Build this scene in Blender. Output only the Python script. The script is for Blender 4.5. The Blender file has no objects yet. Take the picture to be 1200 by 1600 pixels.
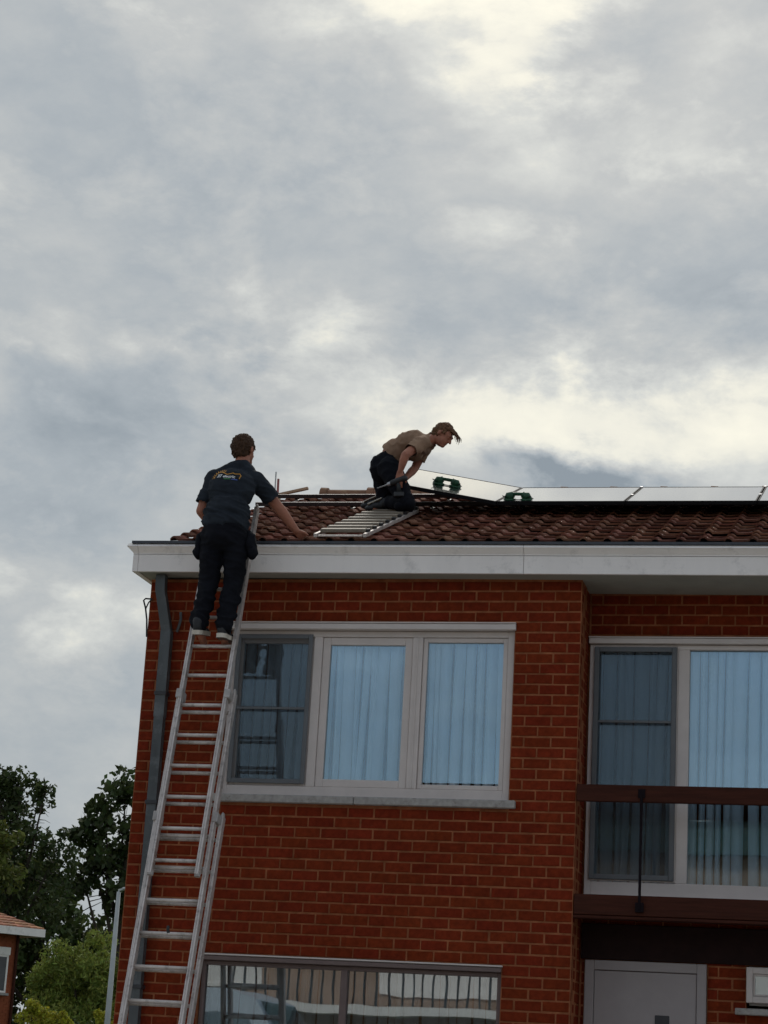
import bpy, bmesh, math, random
from mathutils import Vector, Matrix, noise
from mathutils.bvhtree import BVHTree
random.seed(7)
R_ = math.radians
sc = bpy.context.scene
COL = sc.collection

# ------------------------------------------------------------------ camera
cam_d = bpy.data.cameras.new('camera')
cam = bpy.data.objects.new('camera', cam_d); COL.objects.link(cam)
yaw, pitch, roll = R_(13.983), R_(15.406), R_(-3.247)
M3 = Matrix.Rotation(yaw, 3, 'Z') @ Matrix.Rotation(pitch, 3, 'X') @ Matrix.Rotation(roll, 3, 'Y')
right, fwd, up = M3.col[0], M3.col[1], M3.col[2]
mw = Matrix((right, up, -fwd)).transposed().to_4x4()
mw.translation = Vector((5.1971, -16.2495, 1.60))
cam.matrix_world = mw
cam_d.sensor_fit = 'VERTICAL'; cam_d.sensor_height = 36.0; cam_d.sensor_width = 27.0
cam_d.lens = 36.0 * 3199.67 / 1600.0
cam_d.clip_start = 0.1; cam_d.clip_end = 2000
sc.camera = cam

# ------------------------------------------------------------------ sky
SUN_EL, SUN_AZ = R_(44), R_(-8)          # azimuth from +Y towards +X
world = bpy.data.worlds.new('World'); sc.world = world; world.use_nodes = True
nt = world.node_tree; nt.nodes.clear()
def N(t, **kw):
    n = nt.nodes.new(t)
    for k, v in kw.items(): setattr(n, k, v)
    return n
L = lambda a, b: nt.links.new(a, b)
def math_(op, a, b=None, c=None):
    n = N('ShaderNodeMath', operation=op)
    for i, v in enumerate((a, b, c)):
        if v is None: continue
        if isinstance(v, (int, float)): n.inputs[i].default_value = v
        else: L(v, n.inputs[i])
    return n.outputs[0]
out = N('ShaderNodeOutputWorld'); bg = N('ShaderNodeBackground'); bg.inputs[1].default_value = 0.14
L(bg.outputs[0], out.inputs[0])
sky = N('ShaderNodeTexSky', sky_type='NISHITA', sun_disc=False)
sky.sun_elevation = SUN_EL; sky.sun_rotation = SUN_AZ; sky.dust_density = 4.0; sky.air_density = 1.0
tc = N('ShaderNodeTexCoord')
sep = N('ShaderNodeSeparateXYZ'); L(tc.outputs['Generated'], sep.inputs[0])
az = math_('ARCTAN2', sep.outputs[0], sep.outputs[1]); el = math_('ARCSINE', sep.outputs[2])
mp = N('ShaderNodeMapping'); L(tc.outputs['Generated'], mp.inputs[0]); mp.inputs['Scale'].default_value = (1, 1, 1.7)
mp.inputs['Location'].default_value = (3.17, 1.4, 0.6)
def fbm(scale, detail, rough, dist=0.0, src=None):
    n = N('ShaderNodeTexNoise'); n.inputs['Scale'].default_value = scale; n.inputs['Detail'].default_value = detail
    n.inputs['Roughness'].default_value = rough; n.inputs['Distortion'].default_value = dist
    L(src or mp.outputs[0], n.inputs['Vector']); return n
n1 = fbm(4.6, 8, 0.57, 0.25); n2 = fbm(12.0, 7, 0.62, 0.2); n3 = fbm(2.0, 2, 0.5); n4 = fbm(34.0, 5, 0.6, 0.1)
def billow(n): return math_('ABSOLUTE', math_('MULTIPLY_ADD', n.outputs[0], 2.0, -1.0))       # puffy, crease-edged
# distort the angle coordinates of the big cloud masses so that their outlines billow
wob = fbm(15.0, 7, 0.60, .15)
ws = N('ShaderNodeSeparateXYZ'); L(wob.outputs['Color'], ws.inputs[0])
azw = math_('MULTIPLY_ADD', math_('SUBTRACT', ws.outputs[0], 0.5), 0.16, az)
elw = math_('MULTIPLY_ADD', math_('SUBTRACT', ws.outputs[1], 0.5), 0.085, el)
masses = [  # azimuth, elevation, half widths, strength: the cloud masses of this sky
    (-.252, .517, .046, .013, .30), (-.189, .486, .018, .028, .28), (-.366, .495, .020, .018, .16),
    (-.150, .325, .105, .016, .22), (-.290, .357, .016, .010, .16), (-.069, .433, .040, .009, .14),
    (-.430, .381, .030, .018, .10), (-.135, .306, .110, .020, .26), (-.225, .318, .055, .020, .12),
    (-.115, .375, .130, .026, -.16), (-.368, .313, .050, .024, -.32), (-.150, .2865, .022, .0085, -.66),
    (-.253, .415, .140, .030, -.06), (-.420, .286, .030, .022, -.08), (-.395, .165, .030, .012, -.06),
    (-.262, .297, .020, .012, -.22), (-.40, .215, .035, .010, .14), (-.30, .262, .025, .012, .08),
    (-.33, .345, .014, .010, -.16), (-.352, .347, .012, .005, .14), (-.41, .345, .016, .006, .14), (-.30, .335, .02, .007, .10),
    (-.34, .44, .10, .03, -.07), (-.08, .50, .05, .03, -.10), (-.40, .255, .04, .015, -.08)]
acc = None
for a0, e0, sa, se, amp in masses:
    da = math_('DIVIDE', math_('SUBTRACT', azw, a0), sa); de = math_('DIVIDE', math_('SUBTRACT', elw, e0), se)
    q = math_('MULTIPLY_ADD', da, da, math_('MULTIPLY', de, de))
    g = math_('MULTIPLY', math_('EXPONENT', math_('MULTIPLY', q, -0.5)), amp)
    acc = g if acc is None else math_('ADD', acc, g)
v = math_('MULTIPLY_ADD', math_('SUBTRACT', n1.outputs[0], 0.5), 0.80, 0.335)
v = math_('MULTIPLY_ADD', billow(n1), 0.28, v)
v = math_('MULTIPLY_ADD', billow(n2), 0.42, v)
v = math_('MULTIPLY_ADD', math_('SUBTRACT', n2.outputs[0], 0.5), 0.34, v)
v = math_('MULTIPLY_ADD', math_('SUBTRACT', n4.outputs[0], 0.5), 0.14, v)
v = math_('MULTIPLY_ADD', math_('SUBTRACT', n3.outputs[0], 0.5), 0.14, v)
v = math_('ADD', v, acc)
rp = N('ShaderNodeValToRGB'); L(v, rp.inputs[0])
cr = rp.color_ramp; cr.elements[0].position = 0.0; cr.elements[0].color = (.22, .27, .315, 1)
cr.elements[1].position = 1.0; cr.elements[1].color = (.95, .92, .78, 1)
for p, c in ((.28, (.355, .40, .435)), (.48, (.475, .50, .505)), (.62, (.60, .62, .60)), (.78, (.80, .79, .70))):
    e = cr.elements.new(p); e.color = (*c, 1)
vs = N('ShaderNodeVectorMath', operation='SCALE'); vs.inputs['Scale'].default_value = 5.2
L(rp.outputs[0], vs.inputs[0])
mx = N('ShaderNodeMix', data_type='RGBA')
away = N('ShaderNodeMapRange'); away.inputs['From Min'].default_value = .15; away.inputs['From Max'].default_value = -.45; L(sep.outputs[1], away.inputs['Value'])
gaps = N('ShaderNodeMapRange'); gaps.inputs['From Min'].default_value = .30; gaps.inputs['From Max'].default_value = .56; L(n1.outputs[0], gaps.inputs['Value'])
L(math_('SUBTRACT', .98, math_('MULTIPLY', math_('MULTIPLY', away.outputs[0], gaps.outputs[0]), .45)), mx.inputs['Factor'])
L(sky.outputs[0], mx.inputs['A']); L(vs.outputs[0], mx.inputs['B']); L(mx.outputs['Result'], bg.inputs[0])

# ------------------------------------------------------------------ sun (veiled by cloud, behind the house)
sd = bpy.data.lights.new('sun', 'SUN'); sd.energy = .9; sd.angle = R_(18); sd.color = (1.0, .95, .87)
so = bpy.data.objects.new('sun', sd); COL.objects.link(so)
sdir = Vector((math.sin(SUN_AZ) * math.cos(SUN_EL), math.cos(SUN_AZ) * math.cos(SUN_EL), math.sin(SUN_EL)))
so.rotation_euler = sdir.to_track_quat('Z', 'Y').to_euler(); so.location = (0, 20, 30)

sc.view_settings.view_transform = 'Standard'; sc.view_settings.look = 'None'
sc.view_settings.exposure = 0.5; sc.view_settings.gamma = 1.0; sc.view_settings.use_curve_mapping = False
sc.cycles.max_bounces = 6; sc.cycles.diffuse_bounces = 3; sc.cycles.glossy_bounces = 3; sc.cycles.transparent_max_bounces = 10
world.cycles.sampling_method = 'NONE'
sc.cycles.use_denoising = True; sc.cycles.use_adaptive_sampling = True; sc.cycles.adaptive_threshold = .02

# ------------------------------------------------------------------ materials
def mat(name, col, rough=.6, var=.25, scale=8.0, bump=0.0, bscale=None, rand=0.0, metal=0.0, coat=0.0, spec=.5, detail=6, stain=None, stretch=None, col2=None, sub=0.0, weather=0.0):
    m = bpy.data.materials.new(name); m.use_nodes = True
    t = m.node_tree; b = t.nodes['Principled BSDF']
    def n(ty, **kw):
        x = t.nodes.new(ty)
        for k, v in kw.items(): setattr(x, k, v)
        return x
    l = t.links.new
    co = n('ShaderNodeTexCoord'); mpn = n('ShaderNodeMapping'); l(co.outputs['Object'], mpn.inputs[0])
    if stretch: mpn.inputs['Scale'].default_value = stretch
    geo = n('ShaderNodeNewGeometry'); oi = n('ShaderNodeObjectInfo')
    rs = n('ShaderNodeMath', operation='ADD'); l(geo.outputs['Random Per Island'], rs.inputs[0]); l(oi.outputs['Random'], rs.inputs[1])
    rf = n('ShaderNodeMath', operation='FRACT'); l(rs.outputs[0], rf.inputs[0])
    off = n('ShaderNodeVectorMath', operation='SCALE'); off.inputs[0].default_value = (17.3, 9.1, 5.7); l(rf.outputs[0], off.inputs['Scale'])
    add = n('ShaderNodeVectorMath', operation='ADD'); l(mpn.outputs[0], add.inputs[0])
    if rand > 0: l(off.outputs[0], add.inputs[1])
    nz = n('ShaderNodeTexNoise'); nz.inputs['Scale'].default_value = scale; nz.inputs['Detail'].default_value = detail; nz.inputs['Roughness'].default_value = .62
    l(add.outputs[0], nz.inputs['Vector'])
    c = Vector(col)
    mixn = n('ShaderNodeMix', data_type='RGBA')
    if col2 is None:
        mixn.inputs['A'].default_value = (*(c * (1 - var)), 1); mixn.inputs['B'].default_value = (*[min(1, x) for x in c * (1 + var)], 1)
    else:
        mixn.inputs['A'].default_value = (*c, 1); mixn.inputs['B'].default_value = (*col2, 1)
    mr = n('ShaderNodeMapRange'); mr.inputs['From Min'].default_value = .3; mr.inputs['From Max'].default_value = .7
    l(nz.outputs['Fac'], mr.inputs['Value']); l(mr.outputs[0], mixn.inputs['Factor'])
    cur = mixn.outputs['Result']
    if rand > 0:
        hs = n('ShaderNodeHueSaturation'); l(cur, hs.inputs['Color'])
        mv = n('ShaderNodeMapRange'); mv.inputs['To Min'].default_value = 1 - rand; mv.inputs['To Max'].default_value = 1 + rand
        l(rf.outputs[0], mv.inputs['Value']); l(mv.outputs[0], hs.inputs['Value'])
        m2 = n('ShaderNodeMath', operation='MULTIPLY'); l(rf.outputs[0], m2.inputs[0]); m2.inputs[1].default_value = 7.31
        fr = n('ShaderNodeMath', operation='FRACT'); l(m2.outputs[0], fr.inputs[0])
        mh = n('ShaderNodeMapRange'); mh.inputs['To Min'].default_value = .5 - rand * .03; mh.inputs['To Max'].default_value = .5 + rand * .05
        l(fr.outputs[0], mh.inputs['Value']); l(mh.outputs[0], hs.inputs['Hue'])
        cur = hs.outputs[0]
    if stain:                                   # (colour, scale, low, high): blotches of dirt / lime with a shape of their own
        n2_ = n('ShaderNodeTexNoise'); n2_.inputs['Scale'].default_value = stain[1]; n2_.inputs['Detail'].default_value = 8; n2_.inputs['Roughness'].default_value = .7
        l(co.outputs['Object'] if rand == 0 else add.outputs[0], n2_.inputs['Vector'])
        m3 = n('ShaderNodeMapRange'); m3.inputs['From Min'].default_value = stain[2]; m3.inputs['From Max'].default_value = stain[3]
        l(n2_.outputs['Fac'], m3.inputs['Value'])
        sm = n('ShaderNodeMix', data_type='RGBA'); sm.inputs['B'].default_value = (*stain[0], 1)
        l(m3.outputs[0], sm.inputs['Factor']); l(cur, sm.inputs['A']); cur = sm.outputs['Result']
    if weather:                                 # broad uneven soiling over the whole surface
        wn = n('ShaderNodeTexNoise'); wn.inputs['Scale'].default_value = 1.1; wn.inputs['Detail'].default_value = 7; wn.inputs['Roughness'].default_value = .65
        wm = n('ShaderNodeMapping'); wm.inputs['Scale'].default_value = (1.6, 1.6, .6); l(geo.outputs['Position'], wm.inputs[0]); l(wm.outputs[0], wn.inputs['Vector'])
        wr = n('ShaderNodeMapRange'); wr.inputs['From Min'].default_value = .32; wr.inputs['From Max'].default_value = .66; wr.inputs['To Min'].default_value = 1 - weather; wr.inputs['To Max'].default_value = 1 + weather * .6
        l(wn.outputs['Fac'], wr.inputs['Value'])
        wv = n('ShaderNodeHueSaturation'); l(cur, wv.inputs['Color']); l(wr.outputs[0], wv.inputs['Value']); cur = wv.outputs[0]
    l(cur, b.inputs['Base Color'])
    b.inputs['Roughness'].default_value = rough; b.inputs['Metallic'].default_value = metal
    b.inputs['Specular IOR Level'].default_value = spec
    if coat: b.inputs['Coat Weight'].default_value = coat
    if sub:
        b.inputs['Subsurface Weight'].default_value = sub; b.inputs['Subsurface Radius'].default_value = (.02, .008, .004)
    if bump:
        nb = n('ShaderNodeTexNoise'); nb.inputs['Scale'].default_value = bscale or scale * 4; nb.inputs['Detail'].default_value = 6
        l(add.outputs[0], nb.inputs['Vector'])
        bp = n('ShaderNodeBump'); bp.inputs['Strength'].default_value = bump; bp.inputs['Distance'].default_value = .01
        l(nb.outputs['Fac'], bp.inputs['Height']); l(bp.outputs[0], b.inputs['Normal'])
    return m

MT = {}
MT['brick'] = mat('brick', (.190, .0270, .0095), .92, .26, 22, .9, 160, rand=.085, stain=((.24, .085, .045), 12, .68, .84), spec=.08, weather=.14)
MT['mortar'] = mat('mortar', (.325, .118, .054), .95, .35, 9, .9, 140, spec=.06, weather=.25)
MT['far_brick'] = mat('far_brick', (.30, .085, .04), .9, .2, 3, .3, 40, spec=.2)
MT['white_pvc'] = mat('white_pvc', (.90, .835, .785), .42, .04, 3.5, .06, 60, stain=((.50, .46, .43), 4.0, .55, .80), stretch=(1, 1, .25), spec=.3)
MT['frame_pvc'] = mat('frame_pvc', (.62, .55, .51), .5, .06, 5, .04, 80, spec=.25)
MT['screen_frame'] = mat('screen_frame', (.115, .12, .125), .5, .1, 10)
MT['stone'] = mat('stone', (.36, .335, .31), .85, .22, 22, .35, 90, stain=((.16, .14, .12), 14, .55, .75), spec=.2)
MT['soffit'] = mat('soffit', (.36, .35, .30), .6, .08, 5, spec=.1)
MT['zinc'] = mat('zinc', (.085, .092, .094), .55, .22, 7, .15, 60, metal=.35, stain=((.17, .18, .185), 6, .5, .72), stretch=(1, 1, .3))
MT['dark_metal'] = mat('dark_metal', (.03, .03, .034), .45, .2, 20)
MT['gutter_lip'] = mat('gutter_lip', (.05, .052, .06), .4, .2, 10, metal=.3)
MT['brown_wood'] = mat('brown_wood', (.055, .016, .009), .65, .3, 3, .3, 20, stretch=(1, 8, 14), spec=.12)
MT['dark_board'] = mat('dark_board', (.018, .007, .006), .8, .25, 6, .2, 30, spec=.2)
MT['iron'] = mat('iron', (.010, .006, .008), .7, .2, 30, spec=.1)
MT['door'] = mat('door', (.34, .30, .29), .5, .06, 5, .05, 60, spec=.3)
MT['tile'] = mat('tile', (.225, .098, .068), .85, .32, 10, .5, 70, rand=.28, stain=((.40, .26, .17), 12, .56, .78), spec=.15)
MT['ridge'] = mat('ridge', (.24, .125, .075), .85, .3, 8, .4, 60, rand=.15, stain=((.34, .24, .15), 9, .5, .75), spec=.2)
MT['deck'] = mat('deck', (.035, .028, .024), .9, .2, 5)
MT['alu'] = mat('alu', (.60, .54, .50), .45, .16, 9, .2, 90, metal=.4, stain=((.27, .235, .21), 16, .50, .72), stretch=(1, 1, .35))
MT['alu_cap'] = mat('alu_cap', (.40, .37, .35), .6, .2, 20)
MT['step'] = mat('step', (.26, .22, .17), .6, .16, 16, .2, 90, metal=.2, stain=((.24, .20, .15), 12, .52, .75))
MT['rail'] = mat('rail', (.035, .022, .022), .45, .2, 12, metal=.3)
MT['panel_frame'] = mat('panel_frame', (.012, .012, .013), .7, .2, 20, spec=.08)
MT['clamp'] = mat('clamp', (.45, .45, .46), .4, .1, 20, metal=.7)
MT['green'] = mat('green', (.012, .075, .032), .42, .2, 20, spec=.4)
MT['rubber'] = mat('rubber', (.02, .022, .022), .7, .2, 20)
MT['skin'] = mat('skin', (.36, .145, .090), .55, .16, 14, .12, 160, spec=.3, sub=.04)
MT['skin2'] = mat('skin2', (.40, .165, .105), .55, .18, 14, .12, 160, spec=.3, sub=.04)
MT['hair_brown'] = mat('hair_brown', (.058, .028, .014), .7, .45, 60, .9, 150, stretch=(1, 1, .3), spec=.25)
MT['hair_blond'] = mat('hair_blond', (.15, .075, .036), .7, .45, 60, .9, 150, stretch=(1, 1, .4), spec=.25)
MT['shirt_navy'] = mat('shirt_navy', (.022, .027, .035), .9, .22, 10, .25, 160, spec=.15)
MT['shirt_tan'] = mat('shirt_tan', (.30, .19, .125), .9, .14, 9, .25, 160, spec=.15)
MT['trousers'] = mat('trousers', (.008, .0085, .012), .9, .3, 8, .3, 120, spec=.12)
MT['shoe_black'] = mat('shoe_black', (.018, .018, .021), .6, .2, 20)
MT['sole'] = mat('sole', (.62, .56, .47), .7, .14, 16)
MT['sole_under'] = mat('sole_under', (.12, .07, .05), .8, .3, 25)
MT['print_white'] = mat('print_white', (.75, .75, .74), .8, .05, 20)
MT['print_orange'] = mat('print_orange', (.55, .26, .04), .8, .1, 20)
MT['print_green'] = mat('print_green', (.10, .30, .12), .8, .1, 20)
MT['print_blue'] = mat('print_blue', (.10, .16, .50), .8, .1, 20)
MT['wood'] = mat('wood', (.42, .27, .17), .8, .2, 12)
MT['pole_red'] = mat('pole_red', (.34, .10, .09), .6, .2, 12)
MT['bark'] = mat('bark', (.06, .045, .032), .9, .3, 8, .5, 40)
MT['lamp_post'] = mat('lamp_post', (.46, .47, .46), .5, .08, 6)
MT['far_tile'] = mat('far_tile', (.33, .13, .065), .85, .3, 5, .4, 30, rand=.3)
MT['grass'] = mat('grass', (.05, .075, .025), .95, .4, .8, .5, 30)
MT['asphalt'] = mat('asphalt', (.10, .098, .094), .9, .25, 3, .4, 60)
MT['paving'] = mat('paving', (.44, .41, .37), .9, .2, 3, .3, 40)
MT['render_wall'] = mat('render_wall', (.40, .27, .20), .9, .14, 2, .2, 30)
MT['roof_green'] = mat('roof_green', (.06, .10, .09), .8, .2, 3)
MT['van_paint'] = mat('van_paint', (.56, .62, .68), .3, .04, 3, coat=.4)
MT['black_plastic'] = mat('black_plastic', (.02, .02, .021), .5, .2, 20)
MT['tyre'] = mat('tyre', (.02, .02, .02), .85, .2, 20)
MT['cable'] = mat('cable', (.015, .015, .017), .6, .1, 20)

def leafmat(name, col, rand):
    m = bpy.data.materials.new(name); m.use_nodes = True; t = m.node_tree; b = t.nodes['Principled BSDF']
    geo = t.nodes.new('ShaderNodeNewGeometry'); hs = t.nodes.new('ShaderNodeHueSaturation'); hs.inputs['Color'].default_value = (*col, 1)
    mr = t.nodes.new('ShaderNodeMapRange'); mr.inputs['To Min'].default_value = 1 - rand; mr.inputs['To Max'].default_value = 1 + rand
    t.links.new(geo.outputs['Random Per Island'], mr.inputs['Value']); t.links.new(mr.outputs[0], hs.inputs['Value'])
    mh = t.nodes.new('ShaderNodeMapRange'); mh.inputs['To Min'].default_value = .47; mh.inputs['To Max'].default_value = .53
    m2 = t.nodes.new('ShaderNodeMath'); m2.operation = 'MULTIPLY'; m2.inputs[1].default_value = 5.17
    fr = t.nodes.new('ShaderNodeMath'); fr.operation = 'FRACT'
    t.links.new(geo.outputs['Random Per Island'], m2.inputs[0]); t.links.new(m2.outputs[0], fr.inputs[0]); t.links.new(fr.outputs[0], mh.inputs['Value']); t.links.new(mh.outputs[0], hs.inputs['Hue'])
    t.links.new(hs.outputs[0], b.inputs['Base Color']); b.inputs['Roughness'].default_value = .6; b.inputs['Specular IOR Level'].default_value = .3
    tr = t.nodes.new('ShaderNodeBsdfTranslucent'); t.links.new(hs.outputs[0], tr.inputs[0])
    mx_ = t.nodes.new('ShaderNodeMixShader'); mx_.inputs[0].default_value = .3
    t.links.new(b.outputs[0], mx_.inputs[1]); t.links.new(tr.outputs[0], mx_.inputs[2])
    t.links.new(mx_.outputs[0], t.nodes['Material Output'].inputs[0])
    return m
MT['leaf_dark'] = leafmat('leaf_dark', (.056, .078, .024), .5)
MT['leaf_mid'] = leafmat('leaf_mid', (.070, .098, .028), .5)
MT['leaf_bush'] = leafmat('leaf_bush', (.235, .275, .055), .4)
MT['leaf_lime'] = leafmat('leaf_lime', (.34, .33, .03), .4)
MT['leaf_lite'] = leafmat('leaf_lite', (.12, .14, .03), .4)

def glassmat(name, tint, trans, base=.10, gain=1.5):
    m = bpy.data.materials.new(name); m.use_nodes = True; t = m.node_tree; t.nodes.remove(t.nodes['Principled BSDF'])
    tr = t.nodes.new('ShaderNodeBsdfTransparent'); tr.inputs[0].default_value = (*trans, 1)
    gl = t.nodes.new('ShaderNodeBsdfGlossy'); gl.inputs['Roughness'].default_value = .008; gl.inputs[0].default_value = (*tint, 1)
    co = t.nodes.new('ShaderNodeTexCoord'); nz = t.nodes.new('ShaderNodeTexNoise'); nz.inputs['Scale'].default_value = 1.3
    t.links.new(co.outputs['Object'], nz.inputs['Vector'])
    bp = t.nodes.new('ShaderNodeBump'); bp.inputs['Strength'].default_value = .05; bp.inputs['Distance'].default_value = .02
    t.links.new(nz.outputs['Fac'], bp.inputs['Height']); t.links.new(bp.outputs[0], gl.inputs['Normal'])
    fr = t.nodes.new('ShaderNodeFresnel'); fr.inputs[0].default_value = 1.5
    ma = t.nodes.new('ShaderNodeMath'); ma.operation = 'MULTIPLY_ADD'; ma.use_clamp = True; ma.inputs[1].default_value = gain; ma.inputs[2].default_value = base
    t.links.new(fr.outputs[0], ma.inputs[0])
    mx_ = t.nodes.new('ShaderNodeMixShader'); t.links.new(ma.outputs[0], mx_.inputs[0]); t.links.new(tr.outputs[0], mx_.inputs[1]); t.links.new(gl.outputs[0], mx_.inputs[2])
    t.links.new(mx_.outputs[0], t.nodes['Material Output'].inputs[0]); return m
MT['glass'] = glassmat('glass', (.68, .87, 1.0), (.91, .97, 1.0), .12, 1.6)  # blue of the reflected sky is put into the gloss tint
MT['glass_dark'] = glassmat('glass_dark', (.80, .88, .95), (.76, .80, .80), .20, 1.7)
MT['frame_brown'] = mat('frame_brown', (.17, .125, .115), .5, .1, 8, spec=.2)
def solarglass():
    m = bpy.data.materials.new('solar_glass'); m.use_nodes = True; b = m.node_tree.nodes['Principled BSDF']
    b.inputs['Base Color'].default_value = (.012, .013, .02, 1); b.inputs['Roughness'].default_value = .10
    b.inputs['IOR'].default_value = 1.5; b.inputs['Coat Weight'].default_value = 1.0; b.inputs['Coat Roughness'].default_value = .03; b.inputs['Coat IOR'].default_value = 1.6
    return m
MT['solar_glass'] = solarglass()
MT['far_glass'] = mat('far_glass', (.035, .038, .042), .06, .3, 2, spec=.6)
def screenmat():
    m = bpy.data.materials.new('insect_mesh'); m.use_nodes = True; t = m.node_tree; b = t.nodes['Principled BSDF']
    b.inputs['Base Color'].default_value = (.03, .034, .038, 1); b.inputs['Roughness'].default_value = .7
    tr = t.nodes.new('ShaderNodeBsdfTransparent'); mx_ = t.nodes.new('ShaderNodeMixShader'); mx_.inputs[0].default_value = .52
    t.links.new(tr.outputs[0], mx_.inputs[1]); t.links.new(b.outputs[0], mx_.inputs[2]); t.links.new(mx_.outputs[0], t.nodes['Material Output'].inputs[0]); return m
MT['insect_mesh'] = screenmat()
def curtainmat(name, col):
    m = bpy.data.materials.new(name); m.use_nodes = True; t = m.node_tree; b = t.nodes['Principled BSDF']
    b.inputs['Base Color'].default_value = (*col, 1); b.inputs['Roughness'].default_value = .9; b.inputs['Specular IOR Level'].default_value = .1
    tl = t.nodes.new('ShaderNodeBsdfTranslucent'); tl.inputs[0].default_value = (*col, 1)
    mx_ = t.nodes.new('ShaderNodeMixShader'); mx_.inputs[0].default_value = .12
    t.links.new(b.outputs[0], mx_.inputs[1]); t.links.new(tl.outputs[0], mx_.inputs[2]); t.links.new(mx_.outputs[0], t.nodes['Material Output'].inputs[0]); return m
MT['curtain'] = curtainmat('curtain', (.90, .90, .90))

# ------------------------------------------------------------------ mesh helpers
class MB:
    def __init__(s): s.v = []; s.f = []
    def add(s, vs, fs):
        o = len(s.v); s.v += [tuple(x) for x in vs]; s.f += [tuple(i + o for i in f) for f in fs]; return s
    def box(s, x0, x1, y0, y1, z0, z1, b=0.0, M=None):
        if b <= 0:
            vs = [(x, y, z) for z in (z0, z1) for y in (y0, y1) for x in (x0, x1)]
            fs = [(0, 2, 3, 1), (4, 5, 7, 6), (0, 1, 5, 4), (2, 6, 7, 3), (0, 4, 6, 2), (1, 3, 7, 5)]
        else:
            bm = bmesh.new(); bmesh.ops.create_cube(bm, size=1)
            for v in bm.verts: v.co = Vector(((x0 + x1) / 2 + v.co.x * (x1 - x0), (y0 + y1) / 2 + v.co.y * (y1 - y0), (z0 + z1) / 2 + v.co.z * (z1 - z0)))
            bmesh.ops.bevel(bm, geom=bm.edges[:], offset=b, segments=1, affect='EDGES')
            bm.verts.index_update(); vs = [v.co.copy() for v in bm.verts]; fs = [[v.index for v in f.verts] for f in bm.faces]; bm.free()
        if M is not None: vs = [M @ Vector(v) for v in vs]
        return s.add(vs, fs)
    def tube(s, pts, r, n=8, cap=True):
        pts = [Vector(p) for p in pts]; rs = r if isinstance(r, (list, tuple)) else [r] * len(pts)
        vs = []; fs = []; side = None
        for i, p in enumerate(pts):
            d = (pts[min(i + 1, len(pts) - 1)] - pts[max(i - 1, 0)]).normalized()
            if side is None: side = d.cross(Vector((0, 0, 1)) if abs(d.z) < .9 else Vector((1, 0, 0))).normalized()
            else: side = (side - d * side.dot(d)).normalized()
            o = d.cross(side)
            for k in range(n):
                a = 2 * math.pi * k / n; vs.append(p + (side * math.cos(a) + o * math.sin(a)) * rs[i])
        for i in range(len(pts) - 1):
            for k in range(n): fs.append((i * n + k, i * n + (k + 1) % n, (i + 1) * n + (k + 1) % n, (i + 1) * n + k))
        if cap: fs.append(tuple(range(n))[::-1]); fs.append(tuple((len(pts) - 1) * n + k for k in range(n)))
        return s.add(vs, fs)
    def sphere(s, c, r, rot=None, nu=14, nv=9):
        c = Vector(c); r = Vector(r) if isinstance(r, (list, tuple, Vector)) else Vector((r, r, r))
        vs = []; fs = []
        for i in range(nv + 1):
            ph = math.pi * i / nv
            for k in range(nu):
                th = 2 * math.pi * k / nu
                p = Vector((r.x * math.sin(ph) * math.cos(th), r.y * math.sin(ph) * math.sin(th), r.z * math.cos(ph)))
                if rot is not None: p = rot @ p
                vs.append(c + p)
        for i in range(nv):
            for k in range(nu):
                a, b, cc, d = i * nu + k, (i + 1) * nu + k, (i + 1) * nu + (k + 1) % nu, i * nu + (k + 1) % nu
                fs.append((a, b, cc, d))
        return s.add(vs, fs)
    def cone(s, p0, r0, p1, r1):                         # round cone: two balls and the frustum between them
        s.sphere(p0, r0); s.sphere(p1, r1); s.tube([p0, p1], [r0, r1], 14); return s
    def mesh(s, name, smooth=False):
        me = bpy.data.meshes.new(name); me.from_pydata(s.v, [], s.f); me.validate(); me.update()
        if smooth: me.polygons.foreach_set('use_smooth', [True] * len(me.polygons))
        return me
    def build(s, name, m, parent=None, smooth=False):
        return link(name, s.mesh(name, smooth), m, parent)
def link(name, me, m, parent=None):
    if m is not None and not me.materials: me.materials.append(MT[m] if isinstance(m, str) else m)
    o = bpy.data.objects.new(name, me); COL.objects.link(o)
    if parent is not None: setp(o, parent)
    return o
WORLD = {}
def setp(o, parent):
    o.parent = parent
    if parent.name in WORLD: o.matrix_parent_inverse = Matrix.Translation(-Vector(WORLD[parent.name]))
def empty(name, loc, label, cat, group=None):
    o = bpy.data.objects.new(name, None); COL.objects.link(o); o.location = loc; o.empty_display_size = .2
    WORLD[o.name] = loc; tag(o, label, cat, group); return o
def tag(o, label=None, cat=None, group=None, kind=None):
    if label: o['label'] = label
    if cat: o['category'] = cat
    if group: o['group'] = group
    if kind: o['kind'] = kind
    return o

# roof frame: X along the eave, s up the slope, h out of the slope
AL = R_(21.5); TL = .0085
EX = Vector((math.cos(TL), 0, -math.sin(TL))); ES = Vector((0, math.cos(AL), math.sin(AL))); EN = EX.cross(ES).normalized()
O_ = Vector((0, -.17, 5.910))
RM = Matrix((EX, ES, EN)).transposed().to_4x4(); RM.translation = O_
def RP(X, s, h): return O_ + EX * X + ES * s + EN * h
def eave(X, Y, z): return Vector((X, Y, z - TL * (X - 1.2)))

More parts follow.
